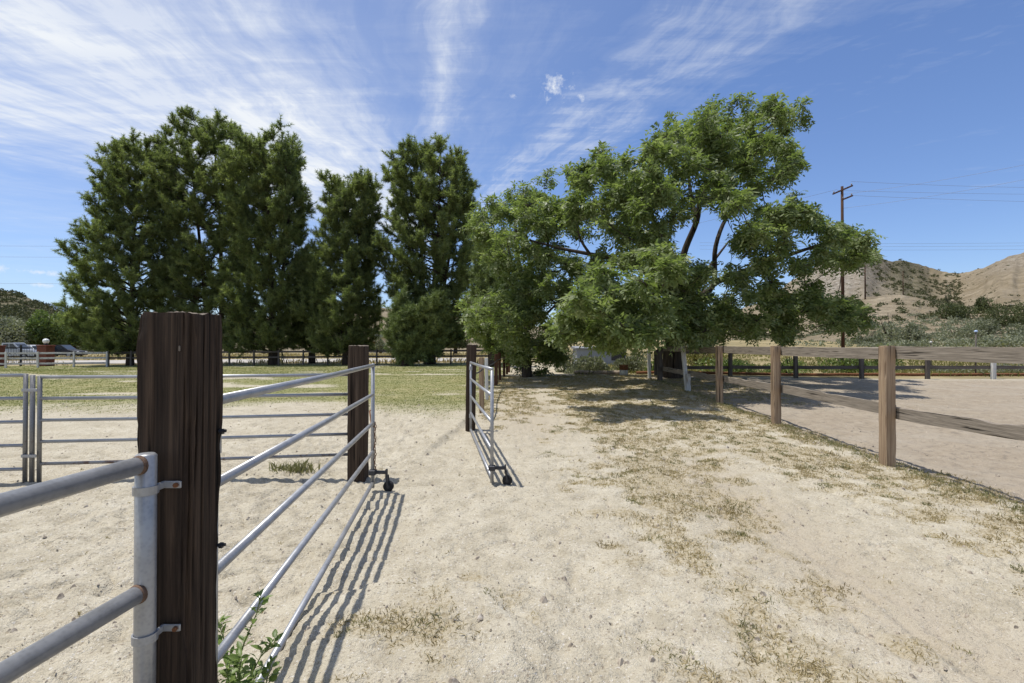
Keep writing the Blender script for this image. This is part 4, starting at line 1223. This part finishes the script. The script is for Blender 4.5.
# beside the track and beyond the arena (the ground carries them)
def shrub_px(px, Y, wpx, top_py, mat, label, seed, n=2600, ls=.14, group=None, depth=1.0, sink=.1):
    x = (px - 512) / F * Y; g = gz(x, Y) if Y < 60 else None
    if g is None: g = float(hill_z(x, Y))
    zt = EYE - (top_py - HOR) / F * Y
    rx = wpx / F * Y / 2
    shrub('shrub', (x, Y, g - sink), (rx, rx * depth, max(zt - g, .3) * .95), n, ls, mat, label, seed, group)
shrub_px(592, 22.5, 46, 350, 'sage', 'grey green sage bush behind the bleached log', 301, 3000, .13)
shrub_px(632, 23.5, 44, 349, 'sage', 'pale sage bush behind the rusty bucket', 302, 2800, .13)
shrub_px(566, 24.5, 34, 345, 'sage', 'dull grey bush between the bushy tree and the bleached log', 303, 2200, .13)
shrub_px(655, 21.2, 26, 354, 'bright', 'small green bush behind the trunk of the spreading tree', 304, 1400, .11)
shrub_px(728, 21.8, 66, 353, 'bright', 'wide bright green bush seen between the arena rails', 305, 3600, .12)
shrub_px(790, 22.2, 56, 352, 'bright', 'bright green bush behind the second arena back post', 306, 3000, .12)
shrub_px(848, 22.4, 60, 345, 'bright', 'yellowish green bush just left of the brown near fence post', 307, 3000, .12)
shrub_px(884, 24.4, 50, 343, 'bright', 'bright green bush above the rails at the brown near fence post', 308, 2600, .12)
shrub_px(955, 23.6, 80, 362, 'sage', 'low grey green weeds bush below the blue capped stake', 309, 2600, .11)
shrub_px(700, 27, 60, 338, 'yellow_weed', 'yellow green bush glimpsed under the spreading tree', 310, 2400, .15)
shrub_px(1010, 23.2, 70, 361, 'sage', 'low grey bush behind the pale back post', 311, 2400, .11)

# left side beyond the driveway
def roundtree(px, Y, wpx, top_py, mat, label, seed, n=9000, ls=.34, lobes=16, name='round_tree', bot=.25):
    x = (px - 512) / F * Y; g = gz(x, Y)
    zt = EYE - (top_py - HOR) / F * Y
    rs = np.random.default_rng(seed)
    rx = wpx / F * Y / 2; h = zt - g
    c = np.array([x, Y, g])
    root = thing(name, c, label, 'tree')
    mb = MB(); mb.tube([c - [0, 0, .2], c + [.1, 0, h * .3], c + [0, .1, h * .7]], [.28, .2, .08], 8)
    for i in range(9):
        a = i * 2.4; mb.tube(curve_pts(c + [0, 0, h * .3], c + [math.cos(a) * rx * .6, math.sin(a) * rx * .6, h * rs.uniform(.55, .85)], (0, 0, .3), 5), [.12, .09, .06, .04, .02], 5)
    mb.build('trunk', M['bark'], root, smooth=True)
    P, D, N, L, W, T = shrub_geo(c + [0, 0, h * bot], rx, rx, h * (1 - bot), n, ls, rs, lobes, .0)
    V, Fq = diamonds(P, D, N, L, W)
    mesh_np('crown', V, Fq, M[mat], root, attrs={'tint': np.repeat(T, 4)})
roundtree(45, 66, 46, 308, 'bright', 'bright green round tree behind the globe lamp pillar', 321)
roundtree(74, 70, 36, 310, 'bright', 'smaller bright green tree partly hidden by the outermost pine', 322, 7000)
roundtree(6, 64, 48, 314, 'sage', 'grey green tree behind the silver pickup', 323, 9000)
roundtree(-30, 66, 50, 312, 'chap_olive', 'olive tree at the picture edge behind the brick pillar', 324, 7000)
roundtree(380, 70, 16, 338, 'sage', 'small grey green tree in front of the cream house', 325, 2600, .25, 8)
roundtree(455, 60, 34, 322, 'chap_olive', 'thin olive tree behind the double stemmed pine', 326, 5000, .26, 12)

# ------------------------------------------------------------------ hills
RIDGE = np.array([(-700, 268), (-300, 268), (-60, 284), (0, 290), (20, 294), (45, 305), (62, 313), (85, 318), (130, 321), (200, 322), (290, 316), (340, 309), (375, 307), (420, 311), (500, 322), (570, 330), (650, 326), (720, 316), (770, 298), (788, 283), (809, 269), (835, 260), (852, 254), (866, 251.5), (880, 257), (890, 261), (901, 259.5), (917, 263), (938, 269.5), (954, 273), (964, 272.5), (985, 267), (1009, 256), (1024, 252), (1080, 238), (1200, 225), (1700, 225)], float)
def ridge_y(px): return np.interp(px, [-700, 60, 200, 420, 700, 860, 930, 1000, 1700], [210, 230, 330, 360, 330, 270, 360, 300, 260])
def start_y(px): return np.interp(px, [-700, 60, 300, 600, 760, 860, 1000, 1700], [92, 96, 120, 90, 70, 62, 58, 58])
def hill_z(x, y):
    x = np.asarray(x, float); y = np.asarray(y, float)
    px = 512 + F * x / y
    yr, y0 = ridge_y(px), start_y(px)
    py = np.interp(px, RIDGE[:, 0], RIDGE[:, 1])
    zr = EYE + (HOR - py) / F * yr
    z0 = np.where(px > 600, 1.2, -.6)
    t = (y - y0) / (yr - y0)
    tc = np.clip(t, 0, 1)
    s_ = tc ** np.interp(px, [0, 300, 700, 900, 1100], [1.05, 1.5, 1.5, 1.55, 1.5])
    # gullies and spurs
    gul = np.abs(fbm(px * .028, y * .006, 0, 401, 4) - .5) * 2
    gul2 = np.abs(fbm(px * .085, y * .012 + 7, 0, 402, 3) - .5) * 2
    w = tc * (1 - tc) * 4
    z = z0 + (zr - z0) * s_ * (1 - w * (.16 * (1 - gul) + .07 * (1 - gul2)))
    z = z + w * (fbm(x * .05, y * .05, 0, 403, 4) - .5) * 3.2
    # the low shoulder in front of the right hill
    sh = np.exp(-((px - 905) / 75) ** 2) * np.exp(-((y - 120) / 32) ** 2) * 6.5 + np.exp(-((px - 1040) / 90) ** 2) * np.exp(-((y - 95) / 30) ** 2) * 4.0
    z = z + sh
    # behind the ridge the land falls away
    z = z - np.clip(t - 1, 0, 3) * 25
    jag = (fbm(px * .30, y * .02, 0, 404, 3) - .5) * 1.2 * ss(.7, 1, t)
    return z + jag
def make_hills():
    pxs = np.concatenate([np.arange(-700, -40, 14), np.arange(-40, 480, 2.6), np.arange(480, 1060, 1.9), np.arange(1060, 1700, 14)])
    ts = np.linspace(-.12, 1.45, 150)
    PX, T = np.meshgrid(pxs, ts)
    Y = start_y(PX) + (ridge_y(PX) - start_y(PX)) * T
    X = (PX - 512) / F * Y
    Z = hill_z(X, Y)
    Z = np.where(T < 0, Z + T * 22, Z)
    ny, nx = PX.shape
    i = np.arange(nx * ny).reshape(ny, nx)
    Fq = np.stack([i[:-1, :-1].ravel(), i[:-1, 1:].ravel(), i[1:, 1:].ravel(), i[1:, :-1].ravel()], 1)
    tc = np.clip(T, 0, 1)
    rocky = (np.exp(-((PX - 836) / 44) ** 2) * ss(.45, .75, tc) + .6 * np.exp(-((PX - 1015) / 30) ** 2) * ss(.8, .95, tc)).clip(0, 1)
    gully = np.exp(-((PX - 905 + (1 - tc) * -30) / 22) ** 2) * ss(.35, .6, tc)
    leftscrub = 1 - ss(100, 330, PX)
    m, nt, out = new_mat('dry_hillside'); k = NT(nt)
    p = k.pos()
    n1 = k.noise(p, .035, 6, .65); n2 = k.noise(p, .22, 6, .7); n3 = k.noise(p, 1.1, 3, .7)
    dry = k.ramp(n2, [(.3, (.19, .152, .098)), (.5, (.30, .246, .165)), (.70, (.41, .34, .24))])
    dry = k.mix(k.ramp(n1, [(.42, 0.0), (.62, .7)]), dry, (.215, .17, .10))
    rock = k.ramp(k.noise(p, .42, 8, .82), [(.36, (.12, .10, .075)), (.48, (.27, .23, .18)), (.60, (.46, .42, .35))])
    col = k.mix(k.math('MULTIPLY', k.attr('rocky'), k.ramp(n2, [(.35, .5), (.55, 1.0)])), dry, rock)
    scrub = k.ramp(n3, [(.3, (.055, .06, .03)), (.7, (.13, .125, .065))])
    f = k.math('ADD', k.math('MULTIPLY', k.attr('gully'), .9), k.math('MULTIPLY', k.attr('leftscrub'), .95))
    col = k.mix(k.math('MULTIPLY', f, k.ramp(n2, [(.38, 1.0), (.62, .35)]), clamp=True), col, scrub)
    col = k.mix(k.ramp(n3, [(.26, .7), (.36, 0.0)]), col, (.10, .092, .055))
    k.principled(out, col, .95, 0, .1, k.bump(k.math('ADD', n2, k.math('MULTIPLY', n3, .35)), 1.0, 2.6))
    o = mesh_np('hills', np.stack([X.ravel(), Y.ravel(), Z.ravel()], 1), Fq, m, None, (0, 0, 0), True, {'rocky': rocky.ravel(), 'gully': gully.ravel(), 'leftscrub': leftscrub.ravel()})
    tag(o, kind='structure')
make_hills()

def hill_scrub():
    rs = np.random.default_rng(411)
    G = []
    def addset(n, pxr, tr, size, seed, thr, nl, ls):
        px = rs.uniform(*pxr, n); t = rs.uniform(*tr, n)
        Y = start_y(px) + (ridge_y(px) - start_y(px)) * t
        X = (px - 512) / F * Y
        k = fbm(X * .06, Y * .06, 0, seed, 3) > thr
        X, Y = X[k], Y[k]
        Z = hill_z(X, Y)
        for x, y, z in zip(X, Y, Z):
            s_ = rs.uniform(*size)
            G.append(shrub_geo((x, y, z - .15), s_, s_, s_ * rs.uniform(.6, .95), nl, ls * (.6 + .4 * s_), rs, 5))
    addset(2600, (-110, 130), (.03, 1.0), (.7, 1.9), 421, .36, 34, .62)       # dense on the left hill
    addset(420, (130, 520), (.05, 1.0), (.8, 2.0), 422, .50, 34, .8)
    addset(260, (520, 780), (.03, .9), (.8, 1.8), 423, .48, 34, .7)
    addset(900, (872, 962), (.3, 1.0), (.6, 1.6), 424, .42, 36, .6)          # the green gully
    addset(900, (780, 1120), (.25, 1.0), (.3, .9), 425, .50, 26, .45)        # specks over the dry slopes
    addset(420, (770, 1100), (.10, .30), (.5, 1.4), 426, .44, 50, .40)       # foot of the slope
    def emit(name, mat, label):
        P, D, N, L, W, T = [np.concatenate(q) for q in zip(*G)]
        V, Fq = diamonds(P, D, N, L, W * 1.5)
        o = mesh_np(name, V, Fq, M[mat], None, (0, 0, 0), False, {'tint': np.repeat(T, 4)})
        tag(o, label, 'scrub', kind='stuff'); G.clear()
    emit('hillside_scrub', 'chap', 'dark chaparral scrub dotted over the dry hillsides')
    addset(900, (690, 1100), (-.04, .12), (.45, 1.15), 427, .36, 70, .26)
    emit('sage_scrub', 'sage', 'grey green sage scrub covering the foot of the right hill')
hill_scrub()

# larger shrubs at the foot of the right hill
for i, (px, Y, wpx, top, mat, lab) in enumerate((
        (890, 66, 46, 309, 'sage', 'grey feathery shrub on the slope right of the tall utility pole'),
        (915, 64, 34, 320, 'sage', 'grey mound of brush below the feathery slope shrub'),
        (953, 92, 40, 297, 'chap_olive', 'wide dark olive shrub beside the bare tan shoulder of the hill'),
        (948, 150, 11, 285, 'chap_olive', 'small round dark shrub alone on the tan slope'),
        (905, 135, 15, 291, 'chap_olive', 'small dark bush at the lip of the bare tan shoulder'),
        (1000, 74, 40, 294, 'chap_olive', 'largest dark olive shrub low on the slope near the picture edge'),
        (1032, 72, 46, 290, 'chap_olive', 'dark shrub cut by the picture edge on the slope'),
        (985, 68, 32, 310, 'sage', 'grey olive shrub in front of the largest slope shrub'),
        (1018, 64, 40, 320, 'sage', 'pale sage mound at the foot of the slope by the picture edge'),
        (958, 68, 46, 314, 'sage', 'long pale sage mound in the middle of the slope foot'),
        (866, 62, 34, 322, 'sage', 'dusty brush behind the foot of the tall utility pole'),
        (985, 100, 20, 293, 'chap_olive', 'bushy dark shrub behind the largest slope shrub'))):
    shrub_px(px, Y, wpx, top, mat, lab, 330 + i, 2600, .30 if Y < 80 else .42, 'shrubs at the foot of the hill', .8, .5)

# distant mountain
pm = [(-200, 318), (0, 312), (30, 306), (45, 303), (58, 304), (75, 309), (110, 316), (200, 325)]
Ym = 2600
V = []; 
for j, (f, dy) in enumerate(((1.0, 0), (.55, -350), (-.05, -800), (-.05, 500))):
    for px, py in pm:
        p = at(px, HOR - (HOR - py) * f, Ym); V.append((p[0], Ym + dy, p[2]))
n = len(pm)
fs = [[a + i, a + i + 1, b + i + 1, b + i] for a, b in ((n, 0), (2 * n, n), (0, 3 * n)) for i in range(n - 1)]
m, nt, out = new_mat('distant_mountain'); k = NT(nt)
k.principled(out, k.ramp(k.noise(k.pos(), .004, 5), [(.3, (.09, .12, .17)), (.7, (.13, .165, .22))]), 1.0, 0, .05)  # blue haze of the distance put into the colour
o = mesh_np('mountain', np.array(V), np.array(fs), m, None, (0, 0, 0), True); tag(o, kind='structure')

# ------------------------------------------------------------------ house, walls
M['stucco'] = mat_plain('cream_stucco', (.55, .47, .34), .9, 0, .2, .1, 3)
M['roof'] = mat_plain('grey_roof', (.24, .245, .255), .8, 0, .2, .2, 6)
M['shutter'] = mat_plain('red_brown_door', (.22, .085, .045), .7, 0, .3, .2)
Yh = 92
a, b = at(369, 350, Yh), at(391, 350, Yh)
g = -.3
cx = (a[0] + b[0]) / 2; w = b[0] - a[0]
hs = thing('house', (cx, Yh, g), 'small cream house with a grey roof glimpsed between the pines', 'house')
mb = MB(); mb.box((cx, Yh + 2.5, g + 1.7), (w, 5, 3.4)); wl = mb.build('wall', M['stucco'], hs)
mb = MB(); mb.prism([(-w / 2 - .3, 3.4), (-w / 2 + .6, 4.5), (w / 2 - .6, 4.5), (w / 2 + .3, 3.4), (w / 2 + .3, 3.28), (-w / 2 - .3, 3.28)], -.35, 5.3, None, (cx, Yh, g)); mb.build('roof', M['roof'], hs)
mb = MB(); mb.box((cx - w * .28, Yh - .03, g + 2.1), (1.05, .10, .95), None, .02); wd = mb.build('window', M['shutter'], hs)
mb = MB(); mb.box((cx - w * .28, Yh - .06, g + 1.58), (1.25, .14, .08)); mb.build('sill', M['stucco'], wd)
mb = MB(); mb.box((cx + w * .22, Yh - .03, g + 1.15), (.95, .10, 2.1), None, .02); mb.build('door', M['stucco'], hs)

M['bluewall'] = mat_plain('blue_grey_sheeting', (.24, .265, .30), .6, .1, .3, .12, 2)
a, b = at(577, 352, 34), at(626, 352, 34)
g = gz(a[0], 34)
lw = thing('shed', (a[0], 34, g), 'long low blue grey shed behind the sage bushes', 'shed')
cx = (a[0] + b[0]) / 2; w = b[0] - a[0]
mb = MB(); mb.box((cx, 35.2, .45), (w, 2.4, 1.6), None, .01); mb.build('wall', M['bluewall'], lw)
mb = MB(); mb.prism([(-1.35, 1.34), (-1.35, 1.40), (1.35, 1.52), (1.35, 1.34)], -w / 2 - .1, w / 2 + .1, np.array([[0, 1, 0], [1, 0, 0], [0, 0, 1]]), (cx, 35.2, -.08)); mb.build('roof', M['roof'], lw)
mb = MB(); mb.box((cx + w * .34, 33.98, .9), (.9, .05, .8), None, .01); mb.build('door', M['dark_metal'], lw)

# ------------------------------------------------------------------ poles and wires
M['pole'] = mat_wood('utility_pole_wood', (.035, .018, .012), (.075, .04, .026), (.12, .07, .048), 2, 20, .9, .5, .03)
M['wire'] = mat_plain('power_wire', (.22, .225, .25), .6, .3, .3, .1)
M['insul'] = mat_plain('insulator', (.25, .22, .20), .3)
def utility_pole(px, Y, top_py, label, arms, r=.115, foot=None):
    t = at(px, top_py, Y); x = t[0]
    g = foot if foot is not None else gz(x, Y)
    root = thing('utility_pole', (x, Y, g), label, 'utility pole')
    mb = MB(); mb.tube([(x, Y, g - .5), (x, Y, t[2])], [r * 1.2, r * .85], 12); mb.build('pole', M['pole'], root, smooth=True)
    for z, half0, half1 in arms:
        d = np.array([.06, -.998, 0])
        c = np.array([x - r, Y, t[2] - z])
        mb = MB(); mb.box(c + d * (half1 - half0) / 2, (half0 + half1, .09, .11), axes_from(d), .01); am = mb.build('crossarm', M['pole'], root)
        for s_ in (-half0 + .12, half1 - .12):
            q = c + d * s_; mb = MB(); mb.tube([q + [0, 0, .07], q + [0, 0, .14], q + [0, 0, .20]], [.03, .055, .03], 8); mb.build('insulator', M['insul'], am, smooth=True)
    return root
utility_pole(843, 42, 186, 'tall brown utility pole with two crossarms beside the spreading tree', ((.35, .95, 1.35), (1.15, -.15, 1.35)))
X2 = at(865.5, 300, 118); 
utility_pole(865.5, 118, 265, 'short distant utility pole standing on the dry slope', ((.3, 1.0, 1.0),), .14, float(hill_z(X2[0], 118)))
X3 = at(903.5, 290, 190)
utility_pole(903.5, 190, 271, 'most distant faint utility pole near the green gully', ((.3, 1.0, 1.0),), .13, float(hill_z(X3[0], 190)))
def wire(p0, p1, sag, r, label):
    p0, p1 = np.asarray(p0), np.asarray(p1)
    mb = MB(); mb.tube([p0 * (1 - t) + p1 * t - np.array([0, 0, sag * 4 * t * (1 - t)]) for t in np.linspace(0, 1, 25)], r, 5)
    o = mb.build('power_line', M['wire'], None, tuple(float(v) for v in p0)); tag(o, label, 'power line', 'overhead power lines')
wire(at(852, 181, 41), at(1250, 183, 55), .5, .010, 'topmost level wire running from the upper crossarm of the tall pole')
wire(at(838, 190, 43), at(1250, 192, 60), .3, .010, 'middle level wire running from the inner end of the upper crossarm')
wire(at(851, 195, 41), at(1250, 202, 55), .3, .010, 'lowest level wire running from the lower crossarm of the tall pole')
wire(at(843, 194, 42), at(1250, 112, 30), .5, .009, 'upper of the two wires climbing steeply away from the tall pole')
wire(at(843, 208, 42), at(1250, 128, 30), .5, .009, 'lower of the two wires climbing steeply away from the tall pole')
wire(at(838, 189, 43), at(560, 250, 80), .4, .010, 'wire leaving the tall pole toward the spreading tree')
for j, (py, lab) in enumerate(((240.5, 'upper'), (243.5, 'middle'), (247, 'lower'))):
    wire(at(700, py + 2, 130), at(1250, py - 1.5, 130), .6, .022, lab + ' of the three close wires strung low over the dry hill')
for py, lab in ((243, 'upper'), (254, 'second'), (281, 'lowest')):
    wire(at(-200, py, 100), at(330, py + (1 if py < 280 else 0), 100), .5, .018, lab + ' of the three wires crossing the sky beside the outermost pine')

# ------------------------------------------------------------------ green weed by the near post
def leafy_weed(name, stems, label, mat, ls, seed):
    rs = np.random.default_rng(seed)
    b = stems[0][0]
    root = thing(name, b, label, 'weed')
    mb = MB(); Vs, Fs, Ts, n0 = [], [], [], 0
    for P in stems:
        P = np.asarray(P, float)
        C = []
        for i in range(len(P) - 1):
            for t in np.linspace(0, 1, 7)[:-1]: C.append(P[i] * (1 - t) + P[i + 1] * t)
        C.append(P[-1]); C = np.array(C)
        mb.tube(C, list(np.linspace(.0042, .0016, len(C))), 6)
        L = len(C)
        for i in range(2, L):
            for rep in range(3 if i > L - 4 else 2):
                a = rs.uniform(0, 6.28)
                tan = C[min(i + 1, L - 1)] - C[max(i - 1, 0)]; tan /= np.linalg.norm(tan)
                d = np.array([math.cos(a), math.sin(a), rs.uniform(-.1, .6)]) + tan * .35; d /= np.linalg.norm(d)
                up = np.array([0, 0, 1.0]) + rs.normal(0, .35, 3)
                s_ = np.cross(d, up); s_ /= np.linalg.norm(s_); nn = np.cross(s_, d)
                l = ls * rs.uniform(.55, 1.25) * (1 - .35 * i / L); w = l * rs.uniform(.42, .6)
                o = C[i] + d * rs.uniform(.005, .022)
                # ovate toothed leaf folded on its midrib: rows of (position, half width)
                rows = [(0, .03), (.12, .30), (.24, .40), (.32, .36), (.45, .47), (.55, .38), (.68, .36), (.76, .24), (.9, .14), (1.0, .0)]
                pts = []
                for f, hw in rows:
                    cc = o + d * l * f - nn * l * .22 * f * f
                    pts += [cc - s_ * w * hw + nn * w * hw * .35, cc, cc + s_ * w * hw + nn * w * hw * .35]
                fq = []
                for q in range(len(rows) - 1):
                    k0 = q * 3
                    fq += [[k0, k0 + 1, k0 + 4, k0 + 3], [k0 + 1, k0 + 2, k0 + 5, k0 + 4]]
                mb.tube([C[i], o], .0012, 4, False)
                Vs.append(np.array(pts)); Fs.append(np.array(fq) + n0); n0 += len(pts)
                Ts.append(np.full(len(pts), np.clip(rs.normal(.5, .2), 0, 1)))
    mb.build('stems', M['stem'], root, smooth=True)
    mesh_np('foliage', np.concatenate(Vs), np.concatenate(Fs), mat, root, smooth=True, attrs={'tint': np.concatenate(Ts)})
def W(px, py, Y): return at(px, py, Y)
b0 = np.array([-1.07, 2.03, gz(-1.07, 2.03) - .01])
leafy_weed('leafy_weed', [
    [b0, W(236, 672, 1.98), W(246, 640, 1.96), W(258, 612, 1.94), W(262, 594, 1.93)],
    [b0 + [.02, .0, 0], W(232, 668, 2.0), W(226, 640, 2.03), W(219, 618, 2.05)],
    [b0 + [.03, -.02, 0], W(250, 678, 1.94), W(262, 655, 1.90), W(276, 640, 1.88)],
    [b0 + [-.03, -.02, 0], W(222, 690, 1.95), W(216, 668, 1.96), W(222, 648, 1.96)],
    [b0 + [.04, -.04, 0], W(244, 696, 1.92), W(240, 672, 1.90), W(243, 658, 1.89)],
    [b0 + [.0, -.05, 0], W(228, 700, 1.90), W(230, 680, 1.88), W(228, 664, 1.87)],
    [b0 + [.06, -.03, 0], W(262, 700, 1.90), W(268, 680, 1.88), W(272, 664, 1.87)],
    [b0 + [.02, -.07, 0], W(250, 710, 1.87), W(250, 690, 1.85), W(256, 676, 1.84)]], 'leafy green weed growing through the gate at the foot of the near black post', M['weed'], .05, 501)
def tuft(px, Y, n, L, label, seed):
    rs = np.random.default_rng(seed)
    x = (px - 512) / F * Y; g = gz(x, Y)
    P = np.stack([x + rs.normal(0, .07, n), Y + rs.normal(0, .05, n), np.full(n, g - .01)], 1)
    V, F5 = blade_mesh(P, rs.uniform(.5, 1.1, n) * L, np.full(n, .011), .6, rs)
    o = mesh_np('grass_tuft', V, F5, M['dryg'], None, (x, Y, g), attrs={'tint': np.repeat(np.clip(rs.normal(.4, .2, n), 0, 1), 5)})
    tag(o, label, 'grass tuft')
tuft(284, 5.62, 90, .14, 'green grass tuft under the panel, farther from the weathered post', 511)
tuft(303, 5.60, 110, .17, 'taller green grass tuft under the panel, nearer the weathered post', 512)

# ------------------------------------------------------------------ sky, sun, camera
SUN = Vector((-.262, .075, 1.0)).normalized()
el = math.asin(SUN.z)
world = bpy.data.worlds.new('World'); scene.world = world; world.use_nodes = True
nt = world.node_tree
for n in list(nt.nodes): nt.nodes.remove(n)
k = NT(nt)
out = k.n('ShaderNodeOutputWorld'); bg = k.n('ShaderNodeBackground')
sky = k.n('ShaderNodeTexSky'); sky.sky_type = 'NISHITA'; sky.sun_disc = False
sky.sun_elevation = el; sky.sun_rotation = math.atan2(SUN.x, SUN.y)
sky.altitude = 400; sky.air_density = 1.0; sky.dust_density = .6; sky.ozone_density = 3.0
tc = k.n('ShaderNodeTexCoord'); sep = k.n('ShaderNodeSeparateXYZ'); k.l(tc.outputs['Generated'], sep.inputs[0])
zc = k.math('MAXIMUM', sep.outputs['Z'], .02)
u = k.math('DIVIDE', sep.outputs['X'], zc); v = k.math('DIVIDE', sep.outputs['Y'], zc)
# ice clouds drawn out in a fan of streaks that meet far ahead
du = k.math('ADD', u, .8); dv = k.math('SUBTRACT', 4.9, v)
phi = k.math('ARCTAN2', du, k.math('MAXIMUM', dv, .02))
rho = k.math('SQRT', k.math('ADD', k.math('MULTIPLY', du, du), k.math('MULTIPLY', dv, dv)))
comb = k.n('ShaderNodeCombineXYZ'); k.l(k.math('MULTIPLY', phi, 12.0), comb.inputs[0]); k.l(k.math('MULTIPLY', rho, .95), comb.inputs[1])
uv = k.n('ShaderNodeCombineXYZ'); k.l(u, uv.inputs[0]); k.l(v, uv.inputs[1])
warp = k.n('ShaderNodeTexNoise'); warp.inputs['Scale'].default_value = 1.6; warp.inputs['Detail'].default_value = 3
k.l(uv.outputs[0], warp.inputs['Vector'])
wv = k.n('ShaderNodeVectorMath', operation='SCALE'); k.l(warp.outputs['Color'], wv.inputs[0]); wv.inputs['Scale'].default_value = 1.3
av = k.n('ShaderNodeVectorMath', operation='ADD'); k.l(comb.outputs[0], av.inputs[0]); k.l(wv.outputs[0], av.inputs[1])
streak = k.noise(av.outputs[0], 1.0, 7, .62)
fine = k.noise(av.outputs[0], 4.0, 5, .65)
wm = k.n('ShaderNodeMapping'); wm.inputs['Rotation'].default_value = (0, 0, .25); wm.inputs['Scale'].default_value = (1.1, 6.0, 1); k.l(uv.outputs[0], wm.inputs['Vector'])
wisp = k.noise(wm.outputs[0], 1.5, 7, .66, .5)
band = k.ramp(k.math('MULTIPLY', k.math('ADD', phi, 1.0), .5), [(.10, .25), (.20, .70), (.32, .95), (.42, 1.0), (.485, .95), (.525, .62), (.552, .30), (.572, .26), (.588, .72), (.61, .30), (.66, .22), (.69, .66), (.735, .40), (.79, .04), (.9, .0)])
nn = k.math('ADD', k.math('MULTIPLY', streak, .54), k.math('ADD', k.math('MULTIPLY', fine, .22), k.math('MULTIPLY', wisp, .34)))
dens = k.math('ADD', nn, k.math('MULTIPLY', k.math('SUBTRACT', band, .5), .50))
dens = k.math('ADD', dens, .008)
dens = k.ramp(dens, [(.38, 0.0), (.52, .10), (.64, .36), (.86, .92)])
veil = k.ramp(k.math('MULTIPLY', k.math('ADD', phi, 1.0), .5), [(.2, .16), (.52, .16), (.62, .07), (.72, .0)])
dens = k.math('MAXIMUM', dens, k.math('ADD', k.math('MULTIPLY', dens, .75), veil))
patch = k.ramp(k.noise(uv.outputs[0], 1.15, 3, .55, .6), [(.34, .62), (.56, 1.08)])
dens = k.math('MULTIPLY', dens, patch, clamp=True)
low = k.ramp(k.math('MULTIPLY', sep.outputs['Z'], 1.0), [(.06, .15), (.22, 1.0)])
cirrus = k.math('MULTIPLY', dens, low)
# small cumulus scraps low in the distance
def puff(px, py, rx, ry, thr, amp):
    d = Vector(((px - 512) / F, 1, (HOR - py) / F)).normalized()
    a = k.math('DIVIDE', k.math('SUBTRACT', sep.outputs['X'], d.x), rx); b = k.math('DIVIDE', k.math('SUBTRACT', sep.outputs['Z'], d.z), ry)
    r = k.math('SQRT', k.math('ADD', k.math('MULTIPLY', a, a), k.math('MULTIPLY', b, b)))
    fr = k.ramp(sep.outputs['Y'], [(.0, 0.0), (.1, 1.0)])
    s_ = k.math('SUBTRACT', k.math('MULTIPLY_ADD', k.math('SUBTRACT', k.noise(tc.outputs['Generated'], 60, 6, .7), .5), 3.0, .62), r)
    return k.math('MULTIPLY', k.ramp(s_, [(thr, 0.0), (thr + .95, amp)]), fr)
for q in ((554, 86, .040, .036, .02, .9), (582, 95, .015, .013, .12, .8), (513, 95, .013, .010, .12, .5), (276, 14, .010, .016, .12, .6), (36, 272, .042, .009, .05, .9), (2, 268, .018, .010, .05, .9), (44, 285, .016, .006, .05, .8)):
    cirrus = k.math('MAXIMUM', cirrus, puff(*q))
skyc = k.mix(1.0, sky.outputs[0], (.90, .965, 1.15), 'MULTIPLY')
col = k.mix(cirrus, skyc, (6.6, 6.9, 7.3))
k.l(col, bg.inputs['Color']); bg.inputs['Strength'].default_value = .122
k.l(bg.outputs[0], out.inputs['Surface'])

sd = bpy.data.lights.new('sun', 'SUN'); sd.energy = 4.3; sd.angle = math.radians(.53); sd.color = (1.0, .965, .915)
so = bpy.data.objects.new('sun', sd); COL.objects.link(so)
so.rotation_euler = (-SUN).to_track_quat('-Z', 'Y').to_euler(); so.location = (0, 0, 60)

cd = bpy.data.cameras.new('camera'); cam = bpy.data.objects.new('camera', cd); COL.objects.link(cam)
cd.sensor_width = 36.0; cd.lens = 18.0; cd.clip_start = .05; cd.clip_end = 6000
cam.location = (0, 0, EYE)
cam.rotation_euler = (math.radians(90) + math.atan((HOR - 341.5) / F), 0, 0)
scene.camera = cam
scene.view_settings.view_transform = 'Standard'; scene.view_settings.look = 'None'
scene.view_settings.exposure = 0.12; scene.view_settings.gamma = 1.0
scene.view_settings.use_curve_mapping = False
scene.cycles.max_bounces = 8; scene.cycles.transparent_max_bounces = 4
